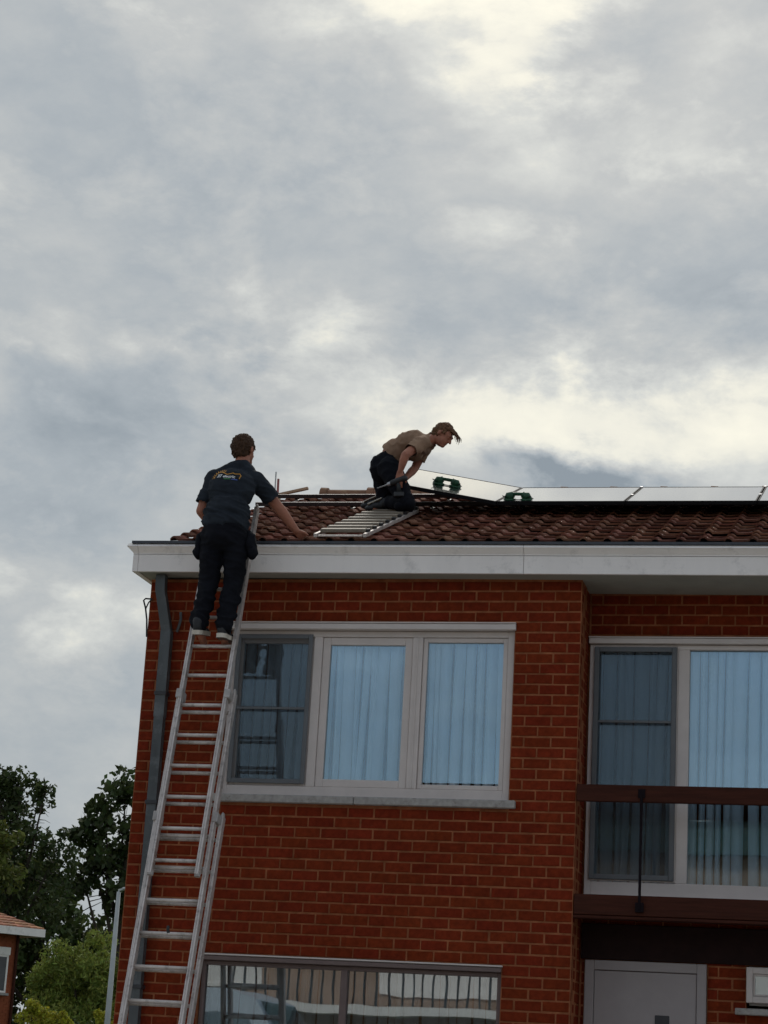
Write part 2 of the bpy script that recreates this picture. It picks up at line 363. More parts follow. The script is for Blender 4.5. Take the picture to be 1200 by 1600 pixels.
# ================================================================== GROUND
g = MB().add([(-400, -300, 0), (400, -300, 0), (400, 500, 0), (-400, 500, 0)], [(0, 1, 2, 3)]).build('ground', 'grass'); tag(g, kind='structure')
g = MB().box(-60, 60, -13.5, -8.0, -.2, .004).build('road', 'asphalt'); tag(g, kind='structure')
g = MB().box(-60, 60, -7.9, -5.6, -.2, .12).build('pavement', 'paving'); tag(g, kind='structure')
g = MB().box(-14, 16, -5.6, -.1, -.2, .06).build('bounce_paving', 'paving'); tag(g, kind='structure')  # unseen pale paving, added to bounce light up onto the facade
g = MB().box(-60, 60, -8.0, -7.9, -.2, .13).build('kerb', 'stone'); tag(g, kind='structure')
g = MB().box(-60, 60, -18.5, -13.5, -.2, .12).build('far_pavement', 'paving'); tag(g, kind='structure')

# ================================================================== BRICK HOUSE
Z0, BL, BH = 3.5792, .22, .08639          # a bed-joint reference, brick length, course height (with joint)
house = empty('brick_house', (1.0, 1.0, 0), 'red brick two-storey house with white gutter box and recessed balcony', 'house')
XL, XR = -.88, 2.86
TOP = 5.63
def wall_pieces(mb, x0, x1, z0, z1, holes, y0, y1):
    xs = sorted({x0, x1, *[h[0] for h in holes], *[h[1] for h in holes]}); xs = [x for x in xs if x0 <= x <= x1]
    zs = sorted({z0, z1, *[h[2] for h in holes], *[h[3] for h in holes]}); zs = [z for z in zs if z0 <= z <= z1]
    for i in range(len(xs) - 1):
        run = None
        for j in range(len(zs) - 1):
            cx, cz = (xs[i] + xs[i + 1]) / 2, (zs[j] + zs[j + 1]) / 2
            solid = not any(h[0] < cx < h[1] and h[2] < cz < h[3] for h in holes)
            if solid: run = (run[0], zs[j + 1]) if run else (zs[j], zs[j + 1])
            if run and (not solid or j == len(zs) - 2):
                mb.box(xs[i], xs[i + 1], y0, y1, run[0], run[1]); run = None
W1 = (-.135, 2.315, 3.79, 5.25); W2 = (-.175, 2.31, .95, 2.50)
W3 = (2.875, 5.35, 3.10, 5.235); DR = (2.90, 3.875, .25, 2.60); W4 = (4.18, 4.95, 2.275, 2.60)
mb = MB()
wall_pieces(mb, XL, XR, 0, TOP, [W1, W2], .006, .30)
wall_pieces(mb, XR, 5.6, 0, TOP, [W3, DR, W4], .496, .80)
mb.box(XR - .30, XR - .006, .30, .80, 0, TOP)                 # return of the recess
mb.box(5.6, 7.4, .006, .30, 0, TOP); mb.box(5.6, 5.9, .30, .80, 0, TOP)
mb.box(XL + .006, XL + .3, .30, 7.3, 0, TOP); mb.box(7.1, 7.4, .30, 7.3, 0, TOP)
mb.box(XL + .3, 7.1, 7.0, 7.3, 0, TOP)
zr = 7.36                                                       # gables
mb.add([(XL + .006, .1, TOP), (XL + .006, 7.3, TOP), (XL + .006, 3.6, zr - .12), (XL + .3, .1, TOP), (XL + .3, 7.3, TOP), (XL + .3, 3.6, zr - .12)], [(0, 2, 1), (3, 4, 5), (0, 1, 4, 3), (1, 2, 5, 4), (2, 0, 3, 5)])
mb.box(XL + .3, 7.1, .85, 7.0, 2.66, 2.84)                      # floor slab inside
mb.box(XL + .3, 7.1, 2.2, 2.3, .0, 5.5); mb.box(XL + .3, 7.1, .81, 7.0, 5.50, 5.60); mb.box(XL + .3, 2.56, .30, .81, 5.50, 5.60)  # unseen partition and ceilings, added to stop sky light leaking behind the panes
wall = mb.build('wall', 'mortar', house)

def brick_mesh(name, ln):
    d = .05; c = .004; l2 = ln / 2; h2 = .0715 / 2
    vs = [(-l2, c, -h2), (l2, c, -h2), (l2, c, h2), (-l2, c, h2), (-l2 + c, 0, -h2 + c), (l2 - c, 0, -h2 + c), (l2 - c, 0, h2 - c), (-l2 + c, 0, h2 - c), (-l2, d, -h2), (l2, d, -h2), (l2, d, h2), (-l2, d, h2)]
    fs = [(4, 5, 6, 7), (0, 1, 5, 4), (1, 2, 6, 5), (2, 3, 7, 6), (3, 0, 4, 7), (8, 9, 1, 0), (9, 10, 2, 1), (10, 11, 3, 2), (11, 8, 0, 3)]
    m = MB().add(vs, fs).mesh(name); m.materials.append(MT['brick']); return m
LEN = BL - .0135
b_full, b_half = brick_mesh('brick_full', LEN), brick_mesh('brick_half', BL / 2 - .0135)
bricks = []; joined = MB()
rnd = random.Random(3)
def put_brick(c, full, rotz=0.0, ln=None, single=True):
    M = Matrix.Translation(c) @ Matrix.Rotation(rotz + rnd.gauss(0, .004), 4, 'Z') @ Matrix.Rotation(rnd.gauss(0, .004), 4, 'Y')
    bricks.append((M, full, ln, single))
def clip_put(x0, x1, z, holes, y, single):
    # a brick spanning x0..x1 in a course at height z; cut by openings
    segs = [(x0, x1)]
    for h in holes:
        if h[2] - .012 < z + .03 and z - .03 < h[3] + .012:
            ns = []
            for a, b in segs:
                if b <= h[0] or a >= h[1]: ns.append((a, b)); continue
                if a < h[0]: ns.append((a, h[0]))
                if b > h[1]: ns.append((h[1], b))
            segs = ns
    for a, b in segs:
        w = b - a
        if w < .03: continue
        put_brick(Vector(((a + b) / 2 + rnd.gauss(0, .0012), y + rnd.gauss(0, .0012), z + rnd.gauss(0, .001))), None, 0, w - .0135 + rnd.uniform(-.002, .002), single and w > .18)
for n_ in range(-24, 24):
    z = Z0 + n_ * BH
    if z > TOP - .02: continue
    xs = [XL + BL * i for i in range(18)] if n_ % 2 == 0 else [XL] + [XL + BL * (i + .5) for i in range(17)] + [XR]
    for a, b in zip(xs[:-1], xs[1:]): clip_put(a, b, z, [W1, W2], 0.0, n_ > -20)
    # bricks of the recess wall behind the balcony and the porch
    xs = [XR + BL * (i + (.5 if n_ % 2 else 0)) for i in range(-1, 13)]
    for a, b in zip(xs[:-1], xs[1:]):
        a, b = max(a, XR + .01), min(b, 5.59)
        if b - a > .03 and z > .9: clip_put(a, b, z, [W3, DR, W4], .49, False)
    # the return of the wall into the recess
    for a, b in (((0.012, .11), (.11, .33), (.33, .49)) if n_ % 2 else ((.012, .22), (.22, .44), (.44, .49))):
        put_brick(Vector((XR + .0, (a + b) / 2, z)), None, math.pi / 2, b - a - .0135, False)
# the 300 that show largest (nearest the camera) are objects of their own; the rest one part
camp = Vector((5.1971, -16.2495, 1.6))
def vis(M):
    c = M.translation; return 1.9 < c.z < 5.15
cand = sorted([i for i, b in enumerate(bricks) if b[3] and vis(b[0])], key=lambda i: -((.5 if bricks[i][0].translation.x < -.3 else 1) / (bricks[i][0].translation - camp).length))[:300]
cs = set(cand)
mcache = {}
for i, (M, full, ln, single) in enumerate(bricks):
    key = round(ln / .001)
    if i in cs:
        if key not in mcache: mcache[key] = brick_mesh('brick', ln)
        o = bpy.data.objects.new('brick', mcache[key]); COL.objects.link(o); o.parent = wall; o.matrix_parent_inverse = Matrix(); 
        o.matrix_basis = Matrix.Translation((0, 0, 0)) @ M
    else:
        l2 = ln / 2; h2 = .0358; c = .004; d = .05
        vs = [(-l2, c, -h2), (l2, c, -h2), (l2, c, h2), (-l2, c, h2), (-l2 + c, 0, -h2 + c), (l2 - c, 0, -h2 + c), (l2 - c, 0, h2 - c), (-l2 + c, 0, h2 - c), (-l2, d, -h2), (l2, d, -h2), (l2, d, h2), (-l2, d, h2)]
        joined.add([M @ Vector(v_) for v_ in vs], [(4, 5, 6, 7), (0, 1, 5, 4), (1, 2, 6, 5), (2, 3, 7, 6), (3, 0, 4, 7), (8, 9, 1, 0), (9, 10, 2, 1), (10, 11, 3, 2), (11, 8, 0, 3)])
tag(joined.build('brickwork', 'brick', wall), kind='stuff')

# ---- eaves: white box gutter, crown, soffit
def ebox(mb, x0, x1, y0, y1, z0, z1):
    vs = [eave(x, y, z) for z in (z0, z1) for y in (y0, y1) for x in (x0, x1)]
    mb.add(vs, [(0, 2, 3, 1), (4, 5, 7, 6), (0, 1, 5, 4), (2, 6, 7, 3), (0, 4, 6, 2), (1, 3, 7, 5)])
mb = MB(); EXR = 7.5
ebox(mb, -.982, -.936, -.22, .30, 5.628, 5.777); ebox(mb, -.933, 2.402, -.22, -.19, 5.628, 5.777); ebox(mb, 2.406, EXR, -.2205, -.19, 5.628, 5.7765)
fascia = mb.build('fascia', 'white_pvc', house)
mb = MB()
def crown(mb, x0, x1, xo0, xo1):                                  # flared crown profile along X
    pr = [(-.222, 5.781), (-.222, 5.790), (-.262, 5.836), (-.268, 5.836), (-.268, 5.843), (-.235, 5.872), (-.12, 5.872), (-.12, 5.781)]
    vs = [eave(x0 + (xo0 if z > 5.80 else 0) * (1 if y < -.2 else 1), y, z) for y, z in pr] + [eave(x1 + (xo1 if z > 5.8 else 0), y, z) for y, z in pr]
    k = len(pr); mb.add(vs, [tuple(range(k))[::-1], tuple(range(k, 2 * k))] + [(i, (i + 1) % k, k + (i + 1) % k, k + i) for i in range(k)])
crown(mb, -.982, -.936, -.045, 0); crown(mb, -.933, 2.402, 0, 0); crown(mb, 2.406, EXR, 0, 0)
mb.build('crown_moulding', 'white_pvc', fascia)
mb = MB(); ebox(mb, -.99, EXR, -.262, -.243, 5.866, 5.888); ebox(mb, -.99, EXR, -.243, -.05, 5.860, 5.874)
mb.build('gutter', 'gutter_lip', house)
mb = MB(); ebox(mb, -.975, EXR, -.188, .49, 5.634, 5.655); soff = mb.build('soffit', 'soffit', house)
mb = MB(); ebox(mb, -.99, -.945, .30, 7.3, 5.63, 5.88); mb.build('barge_board', 'dark_board', house)

# ---- roof
mb = MB()
XV0, XV1 = -.66, 7.4
def q(a, b, c, d): mb.add([a, b, c, d], [(0, 1, 2, 3)])
SR = 4.05
ridgeP = lambda X: RP(X, SR, 0)
deckv = [RP(XV0, -.02, -.03), RP(XV1, -.02, -.03), RP(XV1, SR, -.03), RP(XV0, SR, -.03)]
bk = [Vector((XV0, 7.6, 5.90)), Vector((XV1, 7.6, 5.90))]
mb.add(deckv + bk, [(0, 1, 2, 3), (3, 2, 5, 4)])
mb.add([deckv[0], deckv[3], bk[0], Vector((XV0, 7.6, 5.66)), Vector((XV0, -.15, 5.66))], [(0, 1, 2, 3, 4)])
roof = mb.build('roof', 'deck', house)
TW, TE = .195, .252
def tile_geo():
    xs = [0, .010, .022, .034, .046, .058, .070, .090, .150, .203]
    pr = lambda x: (.025 * math.sin(math.pi * min(x, .070) / .070) ** .9 if x < .070 else .006 * max(0, (x - .15) / .055) ** 1.5)
    vs = []
    for y, z in ((0.0, .034), (.31, .004)):
        for x in xs: vs.append((x, y, z + pr(x)))
    for x in xs: vs.append((x, .006, .034 + pr(x) - .017))
    k = len(xs); fs = [(i, i + 1, k + i + 1, k + i) for i in range(k - 1)] + [(2 * k + i, 2 * k + i + 1, i + 1, i) for i in range(k - 1)]
    vs.append((0, .31, -.015)); fs.append((2 * k, 0, k, 3 * k))
    return vs, fs
tv, tf = tile_geo()
tm = MB().add(tv, tf).mesh('roof_tile'); tm.materials.append(MT['tile'])
tm.polygons.foreach_set('use_smooth', [i < 9 for i in range(len(tm.polygons))])
tiles = []
for r in range(18):
    for c_ in range(int((XV1 - XV0) / TW)):
        X = XV0 + c_ * TW + rnd.gauss(0, .0022); s = -.045 + r * TE + rnd.gauss(0, .005)
        if s > SR - .10: continue
        M = RM @ Matrix.Translation((X, s, rnd.gauss(0, .0025))) @ Matrix.Rotation(rnd.gauss(0, .010), 4, 'Z') @ Matrix.Rotation(rnd.gauss(0, .009), 4, 'X')
        hidden = (1.0 < X < 7 and 1.95 < s) or X > 4.45 or (s > 2.2 and X > .2)
        tiles.append((M, hidden, (M.translation - camp).length))
order = sorted(range(len(tiles)), key=lambda i: (tiles[i][1], tiles[i][2]))
tj = MB()
for k, i in enumerate(order):
    if k < 300:
        o = bpy.data.objects.new('roof_tile', tm); COL.objects.link(o); o.parent = roof; o.matrix_basis = tiles[i][0]
    else: tj.add([tiles[i][0] @ Vector(v_) for v_ in tv], tf)
tag(tj.build('tiling', 'tile', roof), kind='stuff')
# ridge tiles
mb = MB(); k = 9
def ridge_geo(ln):
    m = MB()
    for (x0, x1, r) in ((0, .07, .118), (.07, ln, .095)):
        vs = []
        for x, rr in ((x0, r), (x1, r * .97)):
            for i in range(k): a = math.pi * (i / (k - 1)); vs.append((x, math.cos(a) * rr * 1.1, math.sin(a) * rr))
        m.add(vs, [(i, i + 1, k + i + 1, k + i) for i in range(k - 1)] + [tuple(range(k))[::-1], tuple(range(k, 2 * k))])
    return m
rm_ = ridge_geo(.505).mesh('ridge_tile'); rm_.materials.append(MT['ridge'])
for i in range(16):
    X = -.43 + .505 * i
    o = bpy.data.objects.new('ridge_tile', rm_); COL.objects.link(o); o.parent = roof
    p = RP(X, SR + .03, .0) + Vector((0, 0, -.015))
    o.matrix_basis = Matrix.Translation(p) @ Matrix.Rotation(TL, 4, 'Y') @ Matrix.Rotation(rnd.gauss(0, .012), 4, 'Z')

# ---- windows
def ring(mb, x0, x1, z0, z1, w, y0, y1, wb=None, wt=None, wr=None):
    wb = w if wb is None else wb; wt = w if wt is None else wt; wr = w if wr is None else wr
    mb.box(x0, x0 + w, y0, y1, z0, z1, .004); mb.box(x1 - wr, x1, y0, y1, z0, z1, .004)
    mb.box(x0 + w, x1 - wr, y0, y1, z0, z0 + wb, .004); mb.box(x0 + w, x1 - wr, y0, y1, z1 - wt, z1, .004)
def curtain(name, x0, x1, z0, z1, y, parent, pleat=.085, seed=0):
    r = random.Random(seed); rows = 14; k = 8; m = MB(); cur = x0
    while cur < x1:                                             # each fold a bulging strip, the gap to the next widening downwards
        w = r.uniform(.55, 1.5) * pleat; am = r.uniform(.4, 1.2); ph = r.uniform(0, 6); lean = r.uniform(-.012, .012); g0, g1 = r.uniform(.02, .09), r.uniform(.08, .34)
        dy = r.uniform(-.015, .015); vs = []; fs = []
        for j_ in range(rows + 1):
            t = j_ / rows; z = z1 + (z0 - z1) * t + .004 * math.sin(cur * 40)
            a = cur + lean * t + .006 * math.sin(ph + 3.1 * t); b = a + w * (1 - (g0 + (g1 - g0) * t ** .8))
            for i_ in range(k + 1):
                u = i_ / k; bul = math.sin(math.pi * u) ** .6
                vs.append((max(x0 - .02, min(x1 + .02, a + (b - a) * u)), y + dy + .045 - .055 * am * bul + .004 * math.sin(9 * u + ph + 2 * t), z))
        for j_ in range(rows):
            for i_ in range(k): q_ = j_ * (k + 1) + i_; fs.append((q_, q_ + 1, q_ + k + 2, q_ + k + 1))
        m.add(vs, fs); cur += w
    return m.build(name, 'curtain', parent, True)
def pane(x0, x1, z0, z1, y, parent, m='glass'):
    return MB().box(x0, x1, y, y + .006, z0, z1).build('pane', m, parent)
def sash(x0, x1, z0, z1, y0, y1, w, parent):
    m = MB(); ring(m, x0, x1, z0, z1, w, y0, y1); return m.build('sash', 'frame_pvc', parent)

# upper window: three lights
mb = MB()
ring(mb, -.130, 2.310, 3.792, 5.190, .055, .045, .13, wb=.085, wt=.05)
mb.box(.600, .675, .046, .13, 3.877, 5.14, .004); mb.box(1.452, 1.538, .044, .13, 3.877, 5.14, .004)
win = mb.build('window', 'frame_pvc', house)
mb = MB(); mb.box(1.488, 1.502, .038, .0435, 3.88, 5.138, .002); mb.box(-.13, 2.31, .02, .0445, 3.792, 3.806, .003); mb.build('bead', 'frame_pvc', win)
for a, b in ((.677, 1.450), (1.540, 2.253)): sash(a, b, 3.879, 5.138, .060, .12, .064 if b < 2 else .038, win)
for a, b in ((.739, 1.388), (1.576, 2.217)): pane(a, b, 3.936, 5.102, .085, win)
sash(-.073, .598, 3.879, 5.138, .064, .12, .05, win); pane(-.025, .55, 3.92, 5.09, .09, win)
mb = MB(); ring(mb, -.078, .592, 3.895, 5.158, .038, .028, .042); mb.box(-.04, .554, .029, .041, 4.515, 4.537, .003); scr = mb.build('insect_screen', 'screen_frame', win)
MB().add([(-.045, .036, 3.93), (.558, .036, 3.93), (.558, .036, 5.125), (-.045, .036, 5.125)], [(0, 1, 2, 3)]).build('screen_mesh', 'insect_mesh', scr)
mb = MB(); mb.box(-.135, 2.325, -.030, .05, 5.192, 5.240, .004); mb.box(-.135, 2.325, -.036, .05, 5.243, 5.254, .002); mb.build('window_head', 'frame_pvc', win)
mb = MB(); mb.box(-.16, 1.040, -.055, .10, 3.727, 3.790, .006); mb.box(1.046, 2.376, -.055, .10, 3.727, 3.790, .006); mb.build('sill', 'stone', win)
curtain('curtain', -.12, 2.30, 3.84, 5.20, .15, win, .085, 5)

# lower window: two lights
mb = MB(); ring(mb, -.172, 2.307, .97, 2.44, .034, .045, .13)
mb.box(1.00, 1.055, .044, .13, 1.0, 2.41, .004); mb.box(-.175, 2.31, -.02, .06, 2.442, 2.478, .004)
lw = mb.build('window', 'frame_brown', house)
MB().box(-.18, 2.32, -.028, .05, 2.482, 2.495, .003).build('window_head', 'frame_pvc', lw)
pane(-.138, 1.0, 1.0, 2.406, .08, lw, 'glass_dark'); pane(1.055, 2.273, 1.0, 2.406, .08, lw, 'glass_dark')
mb = MB(); mb.box(-.20, 2.37, -.055, .10, .89, .955, .006); mb.build('sill', 'stone', lw)
curtain('curtain', -.16, 2.30, 1.0, 2.43, .17, lw, .10, 9)

# balcony window behind the rail
mb = MB(); YB = .455
ring(mb, 2.878, 5.345, 3.112, 5.175, .055, YB, YB + .09, wb=.11, wt=.04)
mb.box(3.610, 3.705, YB + .001, YB + .09, 3.222, 5.135, .004)
bw = mb.build('window', 'frame_pvc', house)
pane(2.95, 3.605, 3.25, 5.11, YB + .04, bw); pane(3.705, 5.29, 3.222, 5.135, YB + .04, bw)
mb = MB(); ring(mb, 2.918, 3.602, 3.238, 5.152, .042, YB - .028, YB - .008); mb.box(2.96, 3.56, YB - .027, YB - .009, 4.515, 4.537, .003); scr = mb.build('insect_screen', 'screen_frame', bw)
MB().add([(2.955, YB - .017, 3.28), (3.565, YB - .017, 3.28), (3.565, YB - .017, 5.115), (2.955, YB - .017, 5.115)], [(0, 1, 2, 3)]).build('screen_mesh', 'insect_mesh', scr)
mb = MB(); ring(mb, 2.905, 3.612, 3.226, 5.162, .012, YB - .007, YB - .001); mb.build('screen_trim', 'frame_pvc', bw)
mb = MB(); mb.box(2.87, 5.35, YB - .045, YB + .05, 5.178, 5.222, .004); mb.box(2.868, 5.352, YB - .05, YB + .05, 5.225, 5.236, .002); mb.build('window_head', 'frame_pvc', bw)
mb = MB(); mb.box(2.865, 5.35, YB - .05, YB + .08, 3.086, 3.110, .004); mb.build('sill', 'frame_pvc', bw)
curtain('curtain', 2.90, 5.34, 3.16, 5.17, .545, bw, .085, 12)

# balcony: brown slab front, rail and iron post
mb = MB(); mb.box(2.866, 5.594, .0, .49, 2.915, 3.075, .006); balc = mb.build('balcony', 'brown_wood', house)
MB().box(2.864, 5.596, -.012, .10, 2.888, 2.910, .003).build('slab_trim', 'brown_wood', balc)
MB().box(2.866, 5.594, -.02, .025, 3.803, 3.938, .006).build('handrail', 'brown_wood', balc)
for X in (3.385, 4.9):
    mb = MB(); mb.tube([(X, -.030, 2.965), (X, -.030, 3.87)], .011, 8); mb.box(X - .028, X + .028, -.034, -.0205, 3.835, 3.905, .003); mb.box(X - .032, X + .032, -.030, -.0005, 2.945, 3.02, .003)
    mb.build('post', 'iron', balc)
# the porch below: boarded lintel, door, small window
mb = MB(); mb.box(2.872, 5.585, .445, .478, 2.605, 2.884, .004)
mb.build('porch_lintel', 'dark_board', house)
mb = MB(); ring(mb, 2.905, 3.872, .26, 2.598, .075, .455, .52); door = mb.build('door', 'door', house)
mb = MB(); mb.box(2.983, 3.794, .470, .51, .27, 2.518, .004); leaf = mb.build('door_leaf', 'door', door)
MB().box(3.472, 3.585, .463, .4685, 1.72, 2.188, .003).build('door_window', 'dark_metal', door)
MB().tube([(3.06, .44, 1.15), (3.06, .44, 1.55)], .014, 8).build('handle', 'clamp', door)
mb = MB(); ring(mb, 4.183, 4.945, 2.318, 2.592, .05, .455, .52); sw = mb.build('window', 'frame_pvc', house)
pane(4.233, 4.895, 2.368, 2.542, .49, sw, 'glass_dark'); mb = MB(); ring(mb, 4.236, 4.892, 2.370, 2.540, .014, .468, .486); mb.build('bead', 'frame_pvc', sw)
mb = MB(); mb.box(4.10, 4.55, .40, .50, 2.222, 2.272, .005); mb.box(4.556, 5.0, .40, .50, 2.222, 2.272, .005); mb.build('sill', 'stone', sw)
MB().add([(4.2, .55, 2.3), (4.93, .55, 2.3), (4.93, .55, 2.6), (4.2, .55, 2.6)], [(0, 1, 2, 3)]).build('curtain', 'curtain', sw)

# downpipe with swan neck, brackets, cable
mb = MB()
def rpipe(mb, pts, w=.084, d=.07):
    vs = []
    for p in pts: vs += [(p[0] - w / 2, p[1] - d / 2, p[2]), (p[0] + w / 2, p[1] - d / 2, p[2]), (p[0] + w / 2, p[1] + d / 2, p[2]), (p[0] - w / 2, p[1] + d / 2, p[2])]
    mb.add(vs, [(4 * i + k, 4 * i + (k + 1) % 4, 4 * i + 4 + (k + 1) % 4, 4 * i + 4 + k) for i in range(len(pts) - 1) for k in range(4)] + [(3, 2, 1, 0), tuple(4 * (len(pts) - 1) + k for k in range(4))])
rpipe(mb, [(-.752, -.10, 5.64), (-.750, -.10, 5.55), (-.748, -.098, 5.50), (-.690, -.056, 5.20), (-.682, -.05, 5.155)])
pipe = mb.build('downpipe', 'zinc', house)
mb = MB(); rpipe(mb, [(-.682, -.05, 5.16), (-.682, -.05, 4.42)], .090, .074); mb.build('upper_length', 'zinc', pipe)
mb = MB(); rpipe(mb, [(-.682, -.05, 4.425), (-.682, -.05, .1)], .082, .068); mb.build('lower_length', 'zinc', pipe)
for z in (4.62, 3.70, 2.2): MB().box(-.735, -.629, -.094, .004, z - .016, z + .016, .003).build('bracket', 'dark_metal', pipe)
MB().tube([(-.58, -.03, 5.33), (-.57, -.04, 5.27), (-.575, -.05, 5.22), (-.60, -.03, 5.16)], .012, 6).build('pipe_hook', 'zinc', pipe)
mb = MB(); mb.tube([(-.86, -.01, 5.452), (-.915, -.012, 5.456), (-.932, -.012, 5.44), (-.908, -.012, 5.37), (-.888, -.012, 5.27), (-.876, -.012, 5.12)], .0075, 6)
mb.tube([(-.855, -.012, 5.455), (-.885, -.012, 5.42), (-.905, -.012, 5.37)], .006, 6); mb.build('cable', 'cable', house)

# ================================================================== EXTENSION LADDER
KL = .26
LU = Vector((0, KL, 1)).normalized()                             # up along the ladder
LN = Vector((0, -1, KL)).normalized()                            # towards the climber
def lad(x, z, off=0.0):                                          # off: towards the climber
    p = Vector((x, -.315 + KL * (z - 5.885), z)); return p + LN * off
ladder = empty('extension_ladder', tuple(lad(-.09, 0.0)), 'aluminium three-section extension ladder leaning on the gutter, man standing on it', 'ladder')
def stile(x, z0, z1, off, w=.030, d=.062):
    m = MB(); a, b = lad(x, z0, off), lad(x, z1, off); X = Vector((1, 0, 0))
    h = [(-w / 2, -d / 2), (w / 2, -d / 2), (w / 2, d / 2), (w / 6, d / 2), (w / 6, d / 2 - .006), (-w / 6, d / 2 - .006), (-w / 6, d / 2), (-w / 2, d / 2)]
    vs = [a + X * u + LN * v_ for u, v_ in h] + [b + X * u + LN * v_ for u, v_ in h]; k_ = len(h)
    m.add(vs, [(i, (i + 1) % k_, k_ + (i + 1) % k_, k_ + i) for i in range(k_)] + [tuple(range(k_))[::-1], tuple(range(k_, 2 * k_))])
    return m.build('stile', 'alu', ladder)
def rung(x0, x1, z, off):
    m = MB(); a, b = lad(x0, z, off), lad(x1, z, off)
    m.tube([a, b], .0155, 10); return m.build('rung', 'alu', ladder, True)
xl, xr = -.285, .098
secs = [(xl, xr, 3.02, 6.19, .0), (xl - .040, xr + .040, .9, 4.545, -.074), (xl - .080, xr + .080, .02, 3.54, -.148)]
PR = .2565
for (a, b, z0, z1, off) in secs:
    stile(a, z0, z1, off); stile(b, z0, z1, off)
    for x_ in (a, b):
        p = lad(x_, z1, off); m = MB(); m.sphere(p, (.0145, .033, .04), nu=10, nv=6); m.build('end_cap', 'alu_cap', ladder, True)
        p0, p1 = lad(x_, z0 + .02, off), lad(x_, z0 - .012, off)
        m = MB(); m.tube([p0, p1], .024, 8); m.build('foot', 'black_plastic' if z0 < .1 else 'alu_cap', ladder)
    z = 4.923 + (.0 if off == 0 else -.030)
    while z > z1 - .12: z -= PR
    while z + PR < z1 - .12: z += PR
    while z > z0 + .10: rung(a, b, z, off); z -= PR
for (a, b, z, off) in ((xl, xr, 4.50, .0), (xl - .040, xr + .040, 3.50, -.074)):
    for x_, sgn in ((a, -1), (b, 1)):
        m = MB(); p = lad(x_ + sgn * .012, z, off - .03); X = Vector((1, 0, 0)); F = Matrix((X, LN, LU)).transposed().to_4x4(); F.translation = p
        m.box(-.026, .026, -.055, .068, -.04, .04, .006, M=F); m.build('guide_bracket', 'alu_cap', ladder)
m = MB(); m.tube([lad(-.06, 2.61, .018), lad(-.055, 2.585, .03), lad(-.05, 2.56, .02)], .012, 6); m.build('rope_knot', 'rubber', ladder)

# ================================================================== ROOF LADDER
rlad = empty('roof_ladder', tuple(RP(.85, 0, .05)), 'short aluminium roof ladder with flat treads lying up the tiles', 'ladder')
for x_ in (.635, 1.062): MB().box(x_ - .014, x_ + .014, -.085, 1.98, .052, .086, .004, M=RM).build('stile', 'alu', rlad)
for i in range(9):
    s = .02 + i * .235
    MB().box(.652, 1.046, s, s + .075, .080, .114, .006, M=RM).build('tread', 'step', rlad)
for i in range(9):
    s = .02 + i * .235
    MB().box(1.047, 1.0475 + .03, s + .012, s + .06, .087, .112, .004, M=RM).build('tread_bracket', 'black_plastic', rlad)
mb = MB(); mb.box(.66, 1.04, -.085, -.04, .058, .072, .003, M=RM); mb.build('bottom_bar', 'alu', rlad)

# ================================================================== MOUNTING RAILS
for s, x0, lab in ((2.34, -.62, 'dark metal mounting rail along the roof under the panels, the lower of two'), (3.15, -.64, 'dark metal mounting rail just below the ridge, the upper of two')):
    r_ = empty('mounting_rail', tuple(RP(2.0, s, .06)), lab, 'rail', 'rails for the solar panels')
    mb = MB(); mb.box(x0, 5.4, s - .02, s + .02, .080, .118, .003, M=RM); rb = mb.build('rail_bar', 'rail', r_)
    X = -.45
    while X < 5.3:
        mb = MB(); mb.box(X - .015, X + .015, s + .0205, s + .13, .050, .056, .001, M=RM); mb.box(X - .015, X + .015, s + .0205, s + .027, .057, .11, .001, M=RM); mb.build('roof_hook', 'rail', r_); X += .78

# ================================================================== SOLAR PANELS
PWID, PLEN = 1.160, 1.41
def panel(label, F):
    o = empty('solar_panel', tuple(F.translation), label, 'solar panel', 'solar panels on the front roof slope')
    m = MB(); t = .014
    m.box(0, t, 0, PLEN, 0, .036, .002, M=F); m.box(PWID - t, PWID, 0, PLEN, 0, .036, .002, M=F)
    m.box(t, PWID - t, 0, t, 0, .036, .002, M=F); m.box(t, PWID - t, PLEN - t, PLEN, 0, .036, .002, M=F)
    m.build('frame', 'panel_frame', o)
    m = MB(); m.box(t, PWID - t, t, PLEN - t, .027, .0335, M=F); m.build('glass', 'solar_glass', o)
    m = MB(); m.box(t + .01, PWID - t - .01, t + .01, PLEN - t - .01, .020, .025, M=F); m.build('backsheet', 'panel_frame', o)
    return o
PH = .142
labs = ['solar panel fixed flat on the roof beside the tilted one, green lifter on it', 'solar panel fixed flat in the middle, between two dark joints', 'solar panel fixed flat at the right edge of the picture']
for i, X in enumerate((1.848, 3.018, 4.188)):
    panel(labs[i], RM @ Matrix.Translation((X + .005, 1.76, PH)))
for X, j in ((3.0155, 0), (4.1855, 1)):
    for s in (2.34, 3.15):
        m = MB(); m.box(X - .012, X + .016, s - .02, s + .02, .1785, .184, .002, M=RM); o = m.build('clamp', 'clamp'); tag(o, ['small metal clamp between the left and middle flat solar panels', 'small metal clamp between the middle and right flat solar panels'][j] + (', near the front' if s < 3 else ', near the ridge'), 'clamp', 'panel clamps')
TH = R_(10.3)
PW_T = 1.06
FT = RM @ Matrix.Translation((1.84, 1.76, PH)) @ Matrix.Rotation(TH, 4, 'Y') @ Matrix.Translation((-PW_T, 0, 0))
_w = PWID; PWID = PW_T
panel('solar panel tilted up beside the kneeling man, green lifter on it', FT)
PWID = _w

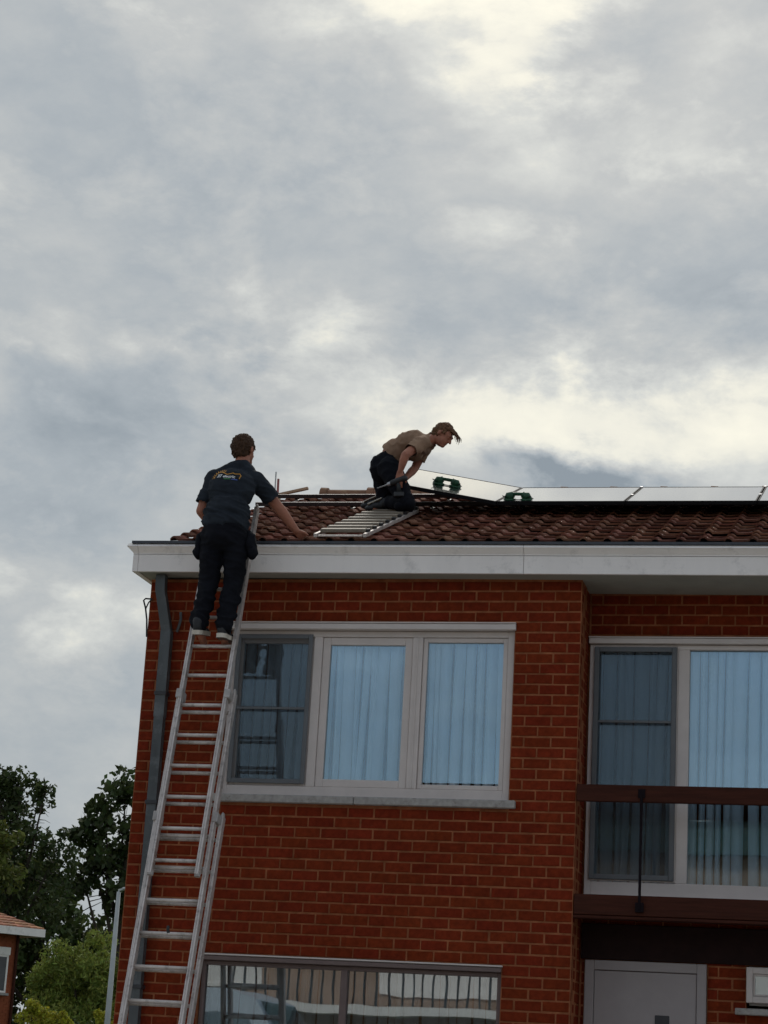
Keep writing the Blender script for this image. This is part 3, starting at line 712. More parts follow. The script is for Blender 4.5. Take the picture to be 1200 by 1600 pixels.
# suction lifters
def lifter(label, F):
    F = F @ Matrix.Diagonal((.90, .80, .56, 1))
    o = empty('suction_lifter', tuple(F.translation), label, 'suction lifter', 'green suction lifters')
    for sx in (-1, 1):
        m = MB(); m.v = []; pr = [(.0, .030), (.045, .030), (.060, .022), (.066, .006), (.064, .0)]
        n = 18
        for r, z in pr:
            for k_ in range(n): a = 2 * math.pi * k_ / n; m.v.append(tuple(F @ Vector((sx * .088 + r * math.cos(a), r * math.sin(a), z))))
        m.f = [(i * n + k_, i * n + (k_ + 1) % n, (i + 1) * n + (k_ + 1) % n, (i + 1) * n + k_) for i in range(len(pr) - 1) for k_ in range(n)]
        cup = m.build('cup', 'rubber' if False else 'green', o, True)
        m = MB(); m.tube([F @ Vector((sx * .100, 0, .028)), F @ Vector((sx * .092, 0, .062)), F @ Vector((sx * .048, 0, .092))], [.040, .042, .030], 10); m.sphere(F @ Vector((sx * .112, 0, .036)), .030, nu=10, nv=7); m.build('pillar', 'green', o, True)
        m = MB(); m.tube([F @ Vector((sx * .115, -.03, .05)), F @ Vector((sx * .150, -.055, .075))], .0045, 6); m.tube([F @ Vector((sx * .115, .03, .05)), F @ Vector((sx * .155, .03, .02))], .0045, 6); m.build('lever', 'rubber', o)
    m = MB(); m.tube([F @ Vector((x_, 0, z_)) for x_, z_ in ((-.070, .088), (-.05, .098), (0, .100), (.05, .098), (.070, .088))], .017, 10); m.build('handle', 'green', o, True)
    m = MB(); m.box(-.058, .058, -.02, .02, .0005, .012, .002, M=F); m.build('bridge', 'rubber', o)
    return o
lifter('green double suction lifter stuck on the tilted solar panel', FT @ Matrix.Translation((PW_T * .46, PLEN * .36, .036)))
lifter('green double suction lifter stuck on the flat panel near its left corner', RM @ Matrix.Translation((2.03, 1.86, PH + .0365)) @ Matrix.Rotation(R_(-8), 4, 'Z'))

# ================================================================== RIDGE-END BITS
o = empty('aerial_mast', (-1.02, 3.9, 7.3), 'thin red and white mast rising behind the left end of the ridge', 'mast')
MB().tube([(-1.025, 3.9, 6.5), (-1.035, 3.9, 7.78)], .0075, 8).build('pole', 'lamp_post', o)
MB().tube([(-.998, 3.9, 7.45), (-1.004, 3.9, 7.70)], .013, 8).build('red_tube', 'pole_red', o)
MB().box(-1.05, -.97, 3.87, 3.93, 7.18, 7.50, .005).build('block', 'wood', o)
for z_ in (6.6, 6.95): MB().box(-1.045, -.872, 3.885, 3.915, z_ - .015, z_ + .015, .003).build('bracket', 'dark_metal', o)
o = MB().box(-.20, .20, -.018, .018, -.014, .014, .003, M=Matrix.Translation((-.78, 3.62, 7.468)) @ Matrix.Rotation(R_(-12), 4, 'Y')).build('roof_batten', 'wood'); tag(o, 'short pale wooden batten sticking out at the left ridge end', 'batten')

# ================================================================== PEOPLE
def remesh(mb, voxel, smooth_it=6, name='m'):
    me = mb.mesh(name); o = bpy.data.objects.new(name, me); COL.objects.link(o)
    md = o.modifiers.new('r', 'REMESH'); md.mode = 'VOXEL'; md.voxel_size = voxel
    if smooth_it:
        ms = o.modifiers.new('s', 'SMOOTH'); ms.factor = .5; ms.iterations = smooth_it
    dg = bpy.context.evaluated_depsgraph_get(); dg.update()
    me2 = bpy.data.meshes.new_from_object(o.evaluated_get(dg)); me2.name = name
    bpy.data.objects.remove(o); bpy.data.meshes.remove(me)
    me2.polygons.foreach_set('use_smooth', [True] * len(me2.polygons)); return me2
def wrinkle(me, fn):
    me.update()
    nr = [v_.normal.copy() for v_ in me.vertices]
    for v_, n_ in zip(me.vertices, nr): v_.co = v_.co + n_ * fn(v_.co)
    me.update()
V = Vector
def folds(c, sc_, amp, stretch=(1, 1, 1)):
    p = V((c.x * stretch[0], c.y * stretch[1], c.z * stretch[2])) * sc_
    r = 1 - abs(noise.noise(p)) * 2
    return amp * (r * r - .35) + amp * .5 * noise.noise(p * 2.3)
def hand(mb, wrist, d, pn, thumb_side, curl=.25, ln=.19):
    # wrist, direction of the fingers, palm normal, side of the thumb
    d = V(d).normalized(); pn = V(pn); pn = (pn - d * pn.dot(d)).normalized(); s = d.cross(pn) * thumb_side
    w = V(wrist); pl = ln * .5
    for k_, off in enumerate((-.030, -.010, .011, .031)):
        a, b = w + s * off * .55, w + d * pl + s * off
        mb.cone(a, .015, b, .0125)
        fl = (.072, .088, .094, .084)[k_] * ln / .19
        p = b; dd = d.copy()
        for j, fr in enumerate((.45, .32, .23)):
            dd = (Matrix.Rotation(curl * (1 + .3 * j), 3, d.cross(pn)) @ dd).normalized()
            n_ = p + dd * fl * fr; mb.cone(p, .0095 - .001 * j, n_, .0088 - .001 * j); p = n_
    p = w + s * .025 + d * .02; q1 = p + s * .030 + d * .035 + pn * .008; q2 = q1 + s * .012 + d * .032 + pn * .008
    mb.cone(p, .015, q1, .012); mb.cone(q1, .0115, q2, .0095)

def face(mb, c, fdir, updir, r):
    f = V(fdir).normalized(); u = V(updir); u = (u - f * u.dot(f)).normalized(); s = f.cross(u)
    rot = Matrix((s, f, u)).transposed()
    mb.sphere(c + u * .02 - f * .010, V((.074, .095, .092)) * r, rot); mb.sphere(c - u * .035 + f * .020, V((.060, .072, .080)) * r, rot)
    mb.sphere(c - u * .085 * r + f * .062 * r, V((.030, .028, .024)) * r, rot)                 # chin
    mb.cone(c + f * .088 * r + u * .012 * r, .010 * r, c + f * .112 * r - u * .026 * r, .0135 * r)   # nose
    for k_ in (-1, 1):
        mb.sphere(c + s * .030 * k_ * r + f * .082 * r + u * .030 * r, V((.020, .012, .010)) * r, rot, 10, 7)  # brow
        mb.sphere(c + s * .030 * k_ * r + f * .080 * r + u * .008 * r, V((.012, .011, .009)) * r, rot, 10, 7)  # eye
        mb.sphere(c + s * .076 * k_ * r - f * .012 * r - u * .006 * r, V((.010, .020, .033)) * r, rot, 10, 7)  # ear
    mb.sphere(c + f * .082 * r - u * .056 * r, V((.024, .012, .008)) * r, rot, 10, 7)        # lips
    return rot

def arm(mb, sh, elb, wr, e=0.0, f=1.0):
    sh, elb, wr = V(sh), V(elb), V(wr)
    mb.cone(sh, .056 * f + e, sh.lerp(elb, .45), .050 * f + e); mb.cone(sh.lerp(elb, .45), .050 * f + e, elb, .041 * f + e)
    mb.cone(elb, .041 * f + e, elb.lerp(wr, .3), .043 * f + e); mb.cone(elb.lerp(wr, .3), .043 * f + e, wr, .027 * f + e)
def leg(mb, hip, knee, ank, e=0.0, f=1.0):
    hip, knee, ank = V(hip), V(knee), V(ank)
    mb.cone(hip, .092 * f + e, hip.lerp(knee, .5), .078 * f + e); mb.cone(hip.lerp(knee, .5), .078 * f + e, knee, .058 * f + e)
    mb.cone(knee, .058 * f + e, knee.lerp(ank, .33), .056 * f + e); mb.cone(knee.lerp(ank, .33), .056 * f + e, ank, .037 * f + e)

# ---- man on the ladder (seen from behind)
toeL, toeR = V((-.195, -.50, 4.975)), V((-.005, -.50, 4.960))
ankL, ankR = V((-.192, -.665, 5.065)), V((.018, -.655, 5.035))
knL, knR = V((-.168, -.560, 5.46)), V((.046, -.55, 5.45))
hpL, hpR = V((-.150, -.585, 5.84)), V((.050, -.585, 5.84))
pel, wst, chs = V((-.050, -.585, 5.90)), V((-.052, -.57, 6.05)), V((-.048, -.505, 6.28))
shL, shR = V((-.228, -.445, 6.395)), V((.128, -.425, 6.385))
nck, hd = V((-.012, -.395, 6.53)), V((-.022, -.345, 6.680))
elL, wrL = V((-.315, -.47, 6.105)), V((-.215, -.29, 5.985))
elR, wrR = V((.283, -.285, 6.205)), V((.448, -.205, 6.000))
fdir1, up1 = V((.30, 1, .05)), V((0, .10, 1))
def rotT(a, b):  # torso frame: z along b-a
    z = (b - a).normalized(); x = V((1, 0, 0)); x = (x - z * x.dot(z)).normalized(); return Matrix((x, z.cross(x), z)).transposed()
def torso(mb, e=0.0, f=1.0):
    mb.sphere(pel, (.182 * f + e, .130 * f + e, .115 + e)); mb.sphere(wst, (.190 * f + e, .138 * f + e, .16 + e), rotT(pel, chs))
    mb.sphere(chs, (.196 * f + e, .130 * f + e, .18 + e), rotT(wst, chs)); mb.cone(shL, .066 + e, shR, .066 + e)
    mb.cone(shL + V((.03, 0, .01)), .056 + e, nck, .052 + e); mb.cone(shR + V((-.03, 0, .01)), .056 + e, nck, .052 + e)
mb = MB(); torso(mb); mb.cone(nck - V((0, 0, .03)), .066, hd - V((0, .012, .06)), .062); rotH = face(mb, hd, fdir1, up1, 1.16)
arm(mb, shL, elL, wrL, 0, 1.12); arm(mb, shR, elR, wrR, 0, 1.12); leg(mb, hpL, knL, ankL); leg(mb, hpR, knR, ankR)
mb.cone(ankL, .036, toeL, .030); mb.cone(ankR, .036, toeR, .030)
hand(mb, wrL, (.25, .85, -.45), (0, -.4, -1), 1, .3); hand(mb, wrR + V((.004, .002, -.006)), (.62, .35, -.62), (.1, -.6, -.8), -1, .16)
man1 = link('person', remesh(mb, .0075, 3, 'person_body'), 'skin')
tag(man1, 'man in navy printed T-shirt and black trousers standing on the ladder, seen from behind', 'person')
# T-shirt
mb = MB(); torso(mb, .014); mb.v = [v_ for v_ in mb.v]
mb.cone(shL, .080, shL.lerp(elL, .80), .074); mb.cone(shR, .080, shR.lerp(elR, .82), .074)
mb.sphere(V((-.052, -.585, 5.96)), (.206, .158, .125))
me = remesh(mb, .009, 5, 'tshirt')
bm = bmesh.new(); bm.from_mesh(me)
# trim: neckline, hem and sleeve ends
axL, axR = (elL - shL).normalized(), (elR - shR).normalized()
def cutfn(c):
    if c.z < 5.895 + .04 * (c.x + .05) + .008 * math.sin(c.x * 40): return True
    if (c - shL).dot(axL) > (elL - shL).length * .80 and c.x < -.22 and (c - shL.lerp(elL, .85)).length < .13: return True
    if (c - shR).dot(axR) > (elR - shR).length * .80 and c.x > .12 and (c - shR.lerp(elR, .85)).length < .13: return True
    if (c - nck).dot((hd - nck).normalized()) > .012 and (c - nck).length < .14: return True
    return False
bmesh.ops.delete(bm, geom=[v_ for v_ in bm.verts if cutfn(v_.co)], context='VERTS')
bm.to_mesh(me); bm.free()
def shirtfold(c):
    lo = max(0, min(1, (6.40 - c.z) / .4)); return folds(c + V((0, 0, .25 * c.x)), 1, .0125 * (.35 + lo), (5, 4, 17)) + folds(c, 1, .005, (10, 10, 8))
wrinkle(me, shirtfold)
shirt1 = link('tshirt', me, 'shirt_navy', man1)
# trousers
mb = MB(); mb.sphere(pel - V((0, 0, .01)), (.198, .155, .118)); mb.sphere(V((-.05, -.60, 5.83)), (.192, .150, .12))
for h_, k_, a_ in ((hpL, knL, ankL), (hpR, knR, ankR)):
    mb.cone(h_, .110, h_.lerp(k_, .5), .098); mb.cone(h_.lerp(k_, .5), .098, k_, .084); mb.cone(k_, .084, k_.lerp(a_, .5), .080); mb.cone(k_.lerp(a_, .5), .080, a_ + V((0, .01, .045)), .076)
me = remesh(mb, .010, 5, 'trousers')
wrinkle(me, lambda c: folds(c + V((0, 0, .3 * c.x)), 1, .020 if c.z < 5.38 else .012, (6, 6, 14)))
trs = link('trousers', me, 'trousers', man1)
mb = MB(); mb.box(-.095, .085, -.745, -.728, 5.86, 5.872, .003); 
for x_, sg in ((-.262, -1), (.172, 1)):
    m = MB(); m.sphere((x_ + sg * .005, -.565, 5.785), (.044, .075, .105), nu=12, nv=8); m.sphere((x_ + sg * .020, -.555, 5.72), (.040, .070, .062), nu=12, nv=8); m.cone((x_ - sg * .02, -.57, 5.88), .03, (x_, -.565, 5.80), .04)
    me = remesh(m, .010, 3, 'tool_pouch'); wrinkle(me, lambda c: folds(c, 9, .010)); link('tool_pouch', me, 'trousers', man1)
# hair: cap of short hair, leaving face and neck
def haircap(c, rot, r, face_open, mname, parent, nape=-.06, seed=0):
    m = MB(); m.sphere(c + rot @ V((0, -.012, .022)), V((.083, .104, .100)) * r, rot, 40, 28)
    m.sphere(c + rot @ V((0, -.055, -.02)), V((.070, .058, .075)) * r, rot, 24, 16)
    me_ = remesh(m, .007, 3, 'hair'); b_ = bmesh.new(); b_.from_mesh(me_); inv = rot.inverted()
    dl = []
    for v_ in b_.verts:
        q_ = inv @ (v_.co - c)
        fr_ = q_.y > .045 * r and q_.z < face_open * r
        lowside = q_.z < (-.005 if q_.y > -.01 else nape) * r and True
        if fr_ or lowside: dl.append(v_)
    bmesh.ops.delete(b_, geom=dl, context='VERTS'); b_.to_mesh(me_); b_.free()
    wrinkle(me_, lambda p: .009 * noise.noise(p * 55 + V((seed, 0, 0))) + .008 * noise.noise(p * 24) + .004 * noise.noise(p * 140))
    o_ = link('hair', me_, mname, parent)
    so_ = o_.modifiers.new('thick', 'SOLIDIFY'); so_.thickness = .006; return o_
haircap(hd, rotH, 1.16, .062, 'hair_brown', man1, -.075)
# shoes
def shoe(ank, toe, tilt, parent, sole_t=.026):
    d = (toe - ank); d.z = 0; d.normalize(); d = V((d.x, d.y * math.cos(tilt), -math.sin(tilt) * -1)).normalized()
    s_ = d.cross(V((0, 0, 1))).normalized(); u = s_.cross(d)
    rot = Matrix((s_, d, u)).transposed(); heel = ank + d * -.055 + u * -.045
    F = rot.to_4x4(); F.translation = heel
    m = MB(); m.sphere(F @ V((0, .045, .045)), (.042, .050, .050), rot); m.sphere(F @ V((0, .13, .03)), (.046, .085, .040), rot); m.sphere(F @ V((0, .215, .022)), (.047, .060, .032), rot)
    m.cone(F @ V((0, .03, .05)), .040, F @ V((0, .035, .095)), .042)
    o_ = link('shoe', remesh(m, .008, 3, 'shoe'), 'shoe_black', parent)
    out_ = [(.0, -.012), (.028, -.004), (.042, .03), (.040, .09), (.046, .16), (.049, .21), (.040, .255), (.018, .280), (0, .285)]
    out_ = out_ + [(-x_, y_) for x_, y_ in out_[-2:0:-1]]
    m = MB(); n = len(out_)
    vs = [F @ V((x_ * 1.04, y_ * 1.0, -.016)) for x_, y_ in out_] + [F @ V((x_ * 1.10, y_ * 1.0, .020)) for x_, y_ in out_]
    m.add(vs, [(i, (i + 1) % n, n + (i + 1) % n, n + i) for i in range(n)] + [tuple(range(n, 2 * n))]); s1 = m.build('sole', 'sole', o_)
    m = MB(); m.add([F @ V((x_ * .97, y_ * .99 + .001, -.0166)) for x_, y_ in out_], [tuple(range(n))[::-1]]); m.build('tread', 'sole_under', o_)
    return o_
shoe(ankL + V((0, 0, -.005)), toeL, .16, man1); shoe(ankR + V((0, 0, -.005)), toeR + V((.03, 0, 0)), .03, man1)
# print on the back of the T-shirt: sun, roof line, lettering
bvh = BVHTree.FromPolygons([v_.co for v_ in shirt1.data.vertices], [tuple(p.vertices) for p in shirt1.data.polygons])
CP = V((-.045, -1.0, 6.385))
def onback(u, w):                                              # u right, w up, metres on the back
    o_ = CP + V((u, 0, w - .10 * u)); h_ = bvh.ray_cast(o_, V((0, 1, 0)))
    if h_[0] is None: return V((o_.x, -.56, o_.z))
    return h_[0] + V((0, -.004, 0))
def ribbon(pts, wd, mname):
    m = MB(); vs = []; fs = []
    fine = []
    for a, b in zip(pts[:-1], pts[1:]):
        for i in range(4): t = i / 4; fine.append((a[0] + (b[0] - a[0]) * t, a[1] + (b[1] - a[1]) * t))
    fine.append(pts[-1])
    for i, p in enumerate(fine):
        a, b = fine[max(0, i - 1)], fine[min(len(fine) - 1, i + 1)]; d = V((b[0] - a[0], b[1] - a[1])).normalized(); nn = V((-d.y, d.x))
        vs += [onback(p[0] + nn.x * wd / 2, p[1] + nn.y * wd / 2), onback(p[0] - nn.x * wd / 2, p[1] - nn.y * wd / 2)]
    fs = [(2 * i, 2 * i + 1, 2 * i + 3, 2 * i + 2) for i in range(len(fine) - 1)]
    m.add(vs, fs); m.build('print', mname, shirt1)
arc = [(-.085 + .050 * math.cos(a), -.028 + .050 * math.sin(a)) for a in [R_(205 - 160 * i / 10) for i in range(11)]]
ribbon(arc, .010, 'print_orange')
for i in range(9):
    a = R_(195 - 140 * i / 8); ribbon([(-.085 + .060 * math.cos(a), -.028 + .060 * math.sin(a)), (-.085 + .078 * math.cos(a), -.028 + .078 * math.sin(a))], .008, 'print_orange')
ribbon([(-.050, .008), (-.02, -.006), (.03, .012), (.045, .004), (.085, .012), (.098, -.006), (.092, -.040)], .0075, 'print_orange')
def lettering(txt, size, u0, w0, mname, bold=0.0):
    c = bpy.data.curves.new('lettering', 'FONT'); c.body = txt; c.size = size; c.offset = bold; c.resolution_u = 2
    o_ = bpy.data.objects.new('lettering', c); COL.objects.link(o_)
    dg = bpy.context.evaluated_depsgraph_get(); dg.update(); me_ = bpy.data.meshes.new_from_object(o_.evaluated_get(dg))
    bpy.data.objects.remove(o_); bpy.data.curves.remove(c)
    b_ = bmesh.new(); b_.from_mesh(me_); bmesh.ops.triangulate(b_, faces=b_.faces[:])
    for v_ in b_.verts: v_.co = onback(u0 + v_.co.x, w0 + v_.co.y) + V((0, -.002, 0))
    b_.to_mesh(me_); b_.free(); me_.materials.clear(); return link('lettering', me_, mname, shirt1)
lettering('37', .046, -.108, -.040, 'print_white', .0016)
lettering('electric', .036, -.050, -.040, 'print_white', .0011)
ribbon([(-.040, -.052), (.020, -.052)], .006, 'print_green'); ribbon([(.026, -.052), (.078, -.050)], .006, 'print_blue')

# ---- man kneeling at the top of the roof ladder
pel, wst, chs = V((.801, 1.38, 7.045)), V((.885, 1.38, 7.170)), V((1.025, 1.38, 7.248))
hN, hF = V((.868, 1.245, 6.985)), V((.745, 1.50, 7.045))
kN, kF = V((1.060, 1.165, 6.640)), V((.790, 1.55, 6.705))
aN, aF = V((.835, 1.36, 6.690)), V((.690, 1.76, 6.83))
sN, sF = V((1.145, 1.215, 7.195)), V((1.115, 1.55, 7.275))
nck, hd = V((1.225, 1.38, 7.305)), V((1.332, 1.37, 7.338))
eN, wN = V((1.058, 1.050, 7.050)), V((1.015, 1.075, 6.905))
eF, wF = V((1.035, 1.56, 7.08)), V((.975, 1.42, 6.93))
fdir2, up2 = V((1, -.15, -.80)), V((.75, 0, .9))
def torso2(mb, e=0.0):
    def fr(a, b):
        z = (b - a).normalized(); y = V((0, 1, 0)); y = (y - z * y.dot(z)).normalized(); return Matrix((y.cross(z), y, z)).transposed()
    mb.sphere(pel, (.125 + e, .155 + e, .12 + e), fr(pel, wst)); mb.sphere(wst, (.112 + e, .150 + e, .14 + e), fr(pel, chs)); mb.sphere(chs, (.115 + e, .165 + e, .16 + e), fr(wst, nck))
    mb.cone(sN, .060 + e, sF, .060 + e); mb.cone(sN, .055 + e, nck, .050 + e); mb.cone(sF, .055 + e, nck, .050 + e)
mb = MB(); torso2(mb); mb.cone(nck - V((.03, 0, .01)), .056, hd - V((.045, 0, .025)), .050); rotH2 = face(mb, hd, fdir2, up2, .97)
arm(mb, sN, eN, wN, 0, .95); arm(mb, sF, eF, wF, 0, .95); leg(mb, hN, kN, aN); leg(mb, hF, kF, aF)
mb.cone(aN, .036, aN + V((-.13, 0, -.055)), .028); mb.cone(aF, .036, aF + V((-.13, 0, -.055)), .028)
hand(mb, wN + V((-.003, .0, -.01)), (-.12, .12, -.95), (.25, 1, .1), 1, .35); hand(mb, wF, (-.25, -.35, -.85), (.3, -.2, -.2), -1, .5)
man2 = link('person', remesh(mb, .0075, 3, 'person_body'), 'skin2')
tag(man2, 'man in beige T-shirt kneeling bent over on the roof beside a tilted solar panel', 'person')
mb = MB(); torso2(mb, .016); mb.cone(sN, .070, sN.lerp(eN, .62), .066); mb.cone(sF, .070, sF.lerp(eF, .62), .066); mb.sphere(V((1.06, 1.38, 7.180)), (.085, .14, .085))
me = remesh(mb, .009, 5, 'tshirt'); bm = bmesh.new(); bm.from_mesh(me)
axn, axf = (eN - sN).normalized(), (eF - sF).normalized(); ax = (chs - pel).normalized()
def cut2(c):
    if (c - pel).dot(ax) < .085: return True
    if (c - sN).dot(axn) > (eN - sN).length * .62 and (c - sN.lerp(eN, .68)).length < .10: return True
    if (c - sF).dot(axf) > (eF - sF).length * .62 and (c - sF.lerp(eF, .68)).length < .10: return True
    if (c - nck).dot((hd - nck).normalized()) > .010 and (c - nck).length < .13: return True
    return False
bmesh.ops.delete(bm, geom=[v_ for v_ in bm.verts if cut2(v_.co)], context='VERTS'); bm.to_mesh(me); bm.free()
wrinkle(me, lambda c: folds(c, 1, .009, (13, 5, 9)) + folds(c, 1, .003, (10, 10, 10)))
link('tshirt', me, 'shirt_tan', man2)
mb = MB(); mb.sphere(pel, (.142, .168, .135)); mb.sphere(pel + V((-.02, 0, -.03)), (.13, .165, .13))
mb.sphere(pel + V((.035, 0, .06)), (.12, .160, .09))
for h_, k_, a_ in ((hN, kN, aN), (hF, kF, aF)):
    mb.cone(h_, .112, h_.lerp(k_, .5), .098); mb.cone(h_.lerp(k_, .5), .098, k_, .080); mb.cone(k_, .080, k_.lerp(a_, .5), .074); mb.cone(k_.lerp(a_, .5), .074, a_ + V((.02, 0, 0)), .058)
me = remesh(mb, .010, 5, 'trousers'); wrinkle(me, lambda c: folds(c, 1, .011, (9, 6, 9))); link('trousers', me, 'trousers', man2)
haircap(hd, rotH2, .97, .058, 'hair_blond', man2, -.07, 3)
m = MB()                                                        # loose fringe hanging forward
inv = rotH2
for i in range(26):
    a = random.uniform(-.055, .055); p0 = hd + inv @ V((a, .078 + random.uniform(-.02, .006), .088 + random.uniform(-.025, .006)))
    p1 = p0 + inv @ V((random.uniform(-.01, .01), .035, -.004)); p2 = p1 + V((random.uniform(-.005, .03), random.uniform(-.01, .01), -random.uniform(.03, .075)))
    m.tube([p0, p1, p1.lerp(p2, .5) + V((.008, 0, .004)), p2], [.0042, .004, .003, .0012], 5)
m.build('fringe', 'hair_blond', man2)
for a_ in (aN, aF):
    m = MB(); m.sphere(a_ + V((-.02, 0, .0)), (.055, .044, .048)); m.sphere(a_ + V((-.09, 0, -.03)), (.075, .046, .036)); m.sphere(a_ + V((-.16, 0, -.055)), (.05, .046, .03)); m.cone(a_ + V((.03, 0, .012)), .046, a_, .046)
    sh_ = link('shoe', remesh(m, .008, 3, 'shoe'), 'shoe_black', man2)
    m = MB(); m.box(-.13, .015, -.042, .042, -.004, .006, .003, M=Matrix.Translation(a_ + V((-.055, 0, .030))) @ Matrix.Rotation(R_(-24), 4, 'Y')); m.build('sole', 'sole', sh_)
m = MB(); m.sphere(kN + V((.035, -.012, -.03)), (.06, .075, .065)); m.sphere(kN + V((-.04, -.012, -.05)), (.07, .065, .05)); link('knee_pad', remesh(m, .010, 3, 'knee_pad'), 'trousers', man2)
# cordless tool in his near hand
dr = empty('power_drill', (1.0, 1.07, 6.80), 'dark cordless power tool in the near hand of the kneeling man', 'power tool')
m = MB(); c0 = V((.998, 1.088, 6.818)); ax_ = V((-.93, .10, -.30)).normalized()
m.cone(c0 + ax_ * -.06, .032, c0 + ax_ * .06, .028); link('motor_body', remesh(m, .007, 2, 'motor_body'), 'black_plastic', dr)
MB().tube([c0 + ax_ * .065, c0 + ax_ * .105, c0 + ax_ * .115, c0 + ax_ * .21], [.021, .018, .007, .006], 12).build('chuck', 'clamp', dr, True)
MB().tube([c0, c0 + V((.012, .005, -.115))], [.019, .021], 10).build('grip', 'rubber', dr, True)
MB().box(-.045, .045, -.032, .032, -.022, .022, .006, M=Matrix.Translation(c0 + V((.014, .006, -.132)))).build('battery', 'black_plastic', dr)

# ================================================================== FAR LEFT: neighbour, lamp, trees
nb = Vector((-21.35, 45.6, 0)); dA = Vector((-.58, -.81, 0)).normalized(); dB = Vector((-.81, .58, 0)).normalized()
nh = empty('neighbouring_house', tuple(nb), 'distant orange brick house with tiled hip roof at the lower left edge', 'house')
FN = Matrix((dA, dB, Vector((0, 0, 1)))).transposed().to_4x4(); FN.translation = nb
EV = 5.30
m = MB(); m.box(0, 9, 0, 8, 0, EV + .05, M=FN); nw = m.build('wall', 'far_brick', nh)
m = MB()                                                        # fine courses of the far wall, joined
z = 2.2; r2 = random.Random(5)
while z < EV:
    u = -.11 if int(z / .086) % 2 else 0
    while u < 3.2:
        if not (u > .22 and u < 1.7 and 3.45 < z < 5.0): m.box(max(u, 0), u + .205, -.012, 0, z, z + .072, M=FN)
        u += .22
    z += .0864
tag(m.build('brickwork', 'far_brick', nw), kind='stuff')
m = MB(); m.box(-.55, 9.55, -.55, 8.55, EV, EV + .06, M=FN); m.build('soffit', 'soffit', nh)
m = MB()
for a in ((-.60, 9.6, -.60, -.55), (-.60, 9.6, 8.55, 8.60), (-.60, -.55, -.55, 8.55), (9.55, 9.6, -.55, 8.55)): m.box(*a, EV - .02, EV + .22, M=FN)
m.build('gutter', 'white_pvc', nh)
apx = [FN @ V((4.5, 4.0, EV + 2.2)), FN @ V((4.9, 4.0, EV + 2.2))]
cn = [FN @ V(p) for p in ((-.56, -.56, EV + .20), (9.56, -.56, EV + .20), (9.56, 8.56, EV + .20), (-.56, 8.56, EV + .20))]
m = MB().add(cn + apx, [(0, 1, 5, 4), (1, 2, 5), (2, 3, 4, 5), (3, 0, 4)]); nr = m.build('roof', 'deck', nh)
m = MB()
e0, e1 = cn[0], cn[1]; up_ = (apx[0] - (e0 + (e1 - e0) * .5)); 
for r in range(22):
    t0 = r / 22
    for c_ in range(40):
        u0 = t0 * .5 + (1 - t0) * (c_ / 40); u1 = t0 * .5 + (1 - t0) * ((c_ + 1) / 40)
        A = e0.lerp(e1, .0) 
        def pt(u, t): return (e0.lerp(e1, u) * 1.0).lerp(apx[0], 0) if False else V(((e0 + (e1 - e0) * u).x, (e0 + (e1 - e0) * u).y, e0.z)) if t == 0 else None
        b0 = e0.lerp(apx[0], t0); b1 = e1.lerp(apx[1], t0); c0 = e0.lerp(apx[0], t0 + .055); c1 = e1.lerp(apx[1], t0 + .055)
        p = [b0.lerp(b1, c_ / 40), b0.lerp(b1, (c_ + .97) / 40), c0.lerp(c1, (c_ + .97) / 40), c0.lerp(c1, c_ / 40)]
        m.add([p[0] + V((0, 0, .07)), p[1] + V((0, 0, .05)), p[2] + V((0, 0, .02)), p[3] + V((0, 0, .03)), p[0] + V((0, 0, .01)), p[1] + V((0, 0, .01))], [(0, 1, 2, 3), (4, 5, 1, 0)])
tag(m.build('tiling', 'far_tile', nr), kind='stuff')
m = MB()
for a in ((.30, .36), (1.60, 1.66), (.92, .98)): m.box(a[0], a[1], -.03, .05, 3.55, 4.62, M=FN)
m.box(.30, 1.66, -.03, .05, 3.50, 3.56, M=FN); m.box(.30, 1.66, -.03, .05, 4.60, 4.66, M=FN)
w_ = m.build('window', 'white_pvc', nh)
m = MB(); m.box(.27, 1.69, -.06, .05, 4.662, 4.90, M=FN); m.build('shutter_box', 'white_pvc', w_)
m = MB(); m.box(.36, 1.60, -.02, -.002, 3.56, 4.60, M=FN); m.build('pane', 'far_glass', w_)
m = MB(); m.box(.22, 1.74, -.10, .05, 3.42, 3.495, M=FN); m.build('sill', 'stone', w_)
m = MB(); m.tube([FN @ V((.05, -.06, .1)), FN @ V((.05, -.06, EV))], .05, 8); m.build('downpipe', 'brown_wood', nh)

lp = empty('street_lamp', (-13.37, 33.0, 0), 'slender pale grey street lamp post in front of the green bush', 'street lamp')
m = MB(); m.tube([(-13.37, 33, 0), (-13.37, 33, 3), (-13.37, 33, 5.72)], [.085, .072, .050], 12); m.build('post', 'lamp_post', lp, True)
m = MB(); m.tube([(-13.37, 33, 5.70), (-13.37, 33, 5.76), (-13.20, 33, 5.80)], .03, 8); m.build('arm', 'lamp_post', lp)
m = MB(); m.box(-13.27, -12.90, 32.93, 33.07, 5.775, 5.84, .02); m.build('lamp_head', 'lamp_post', lp)

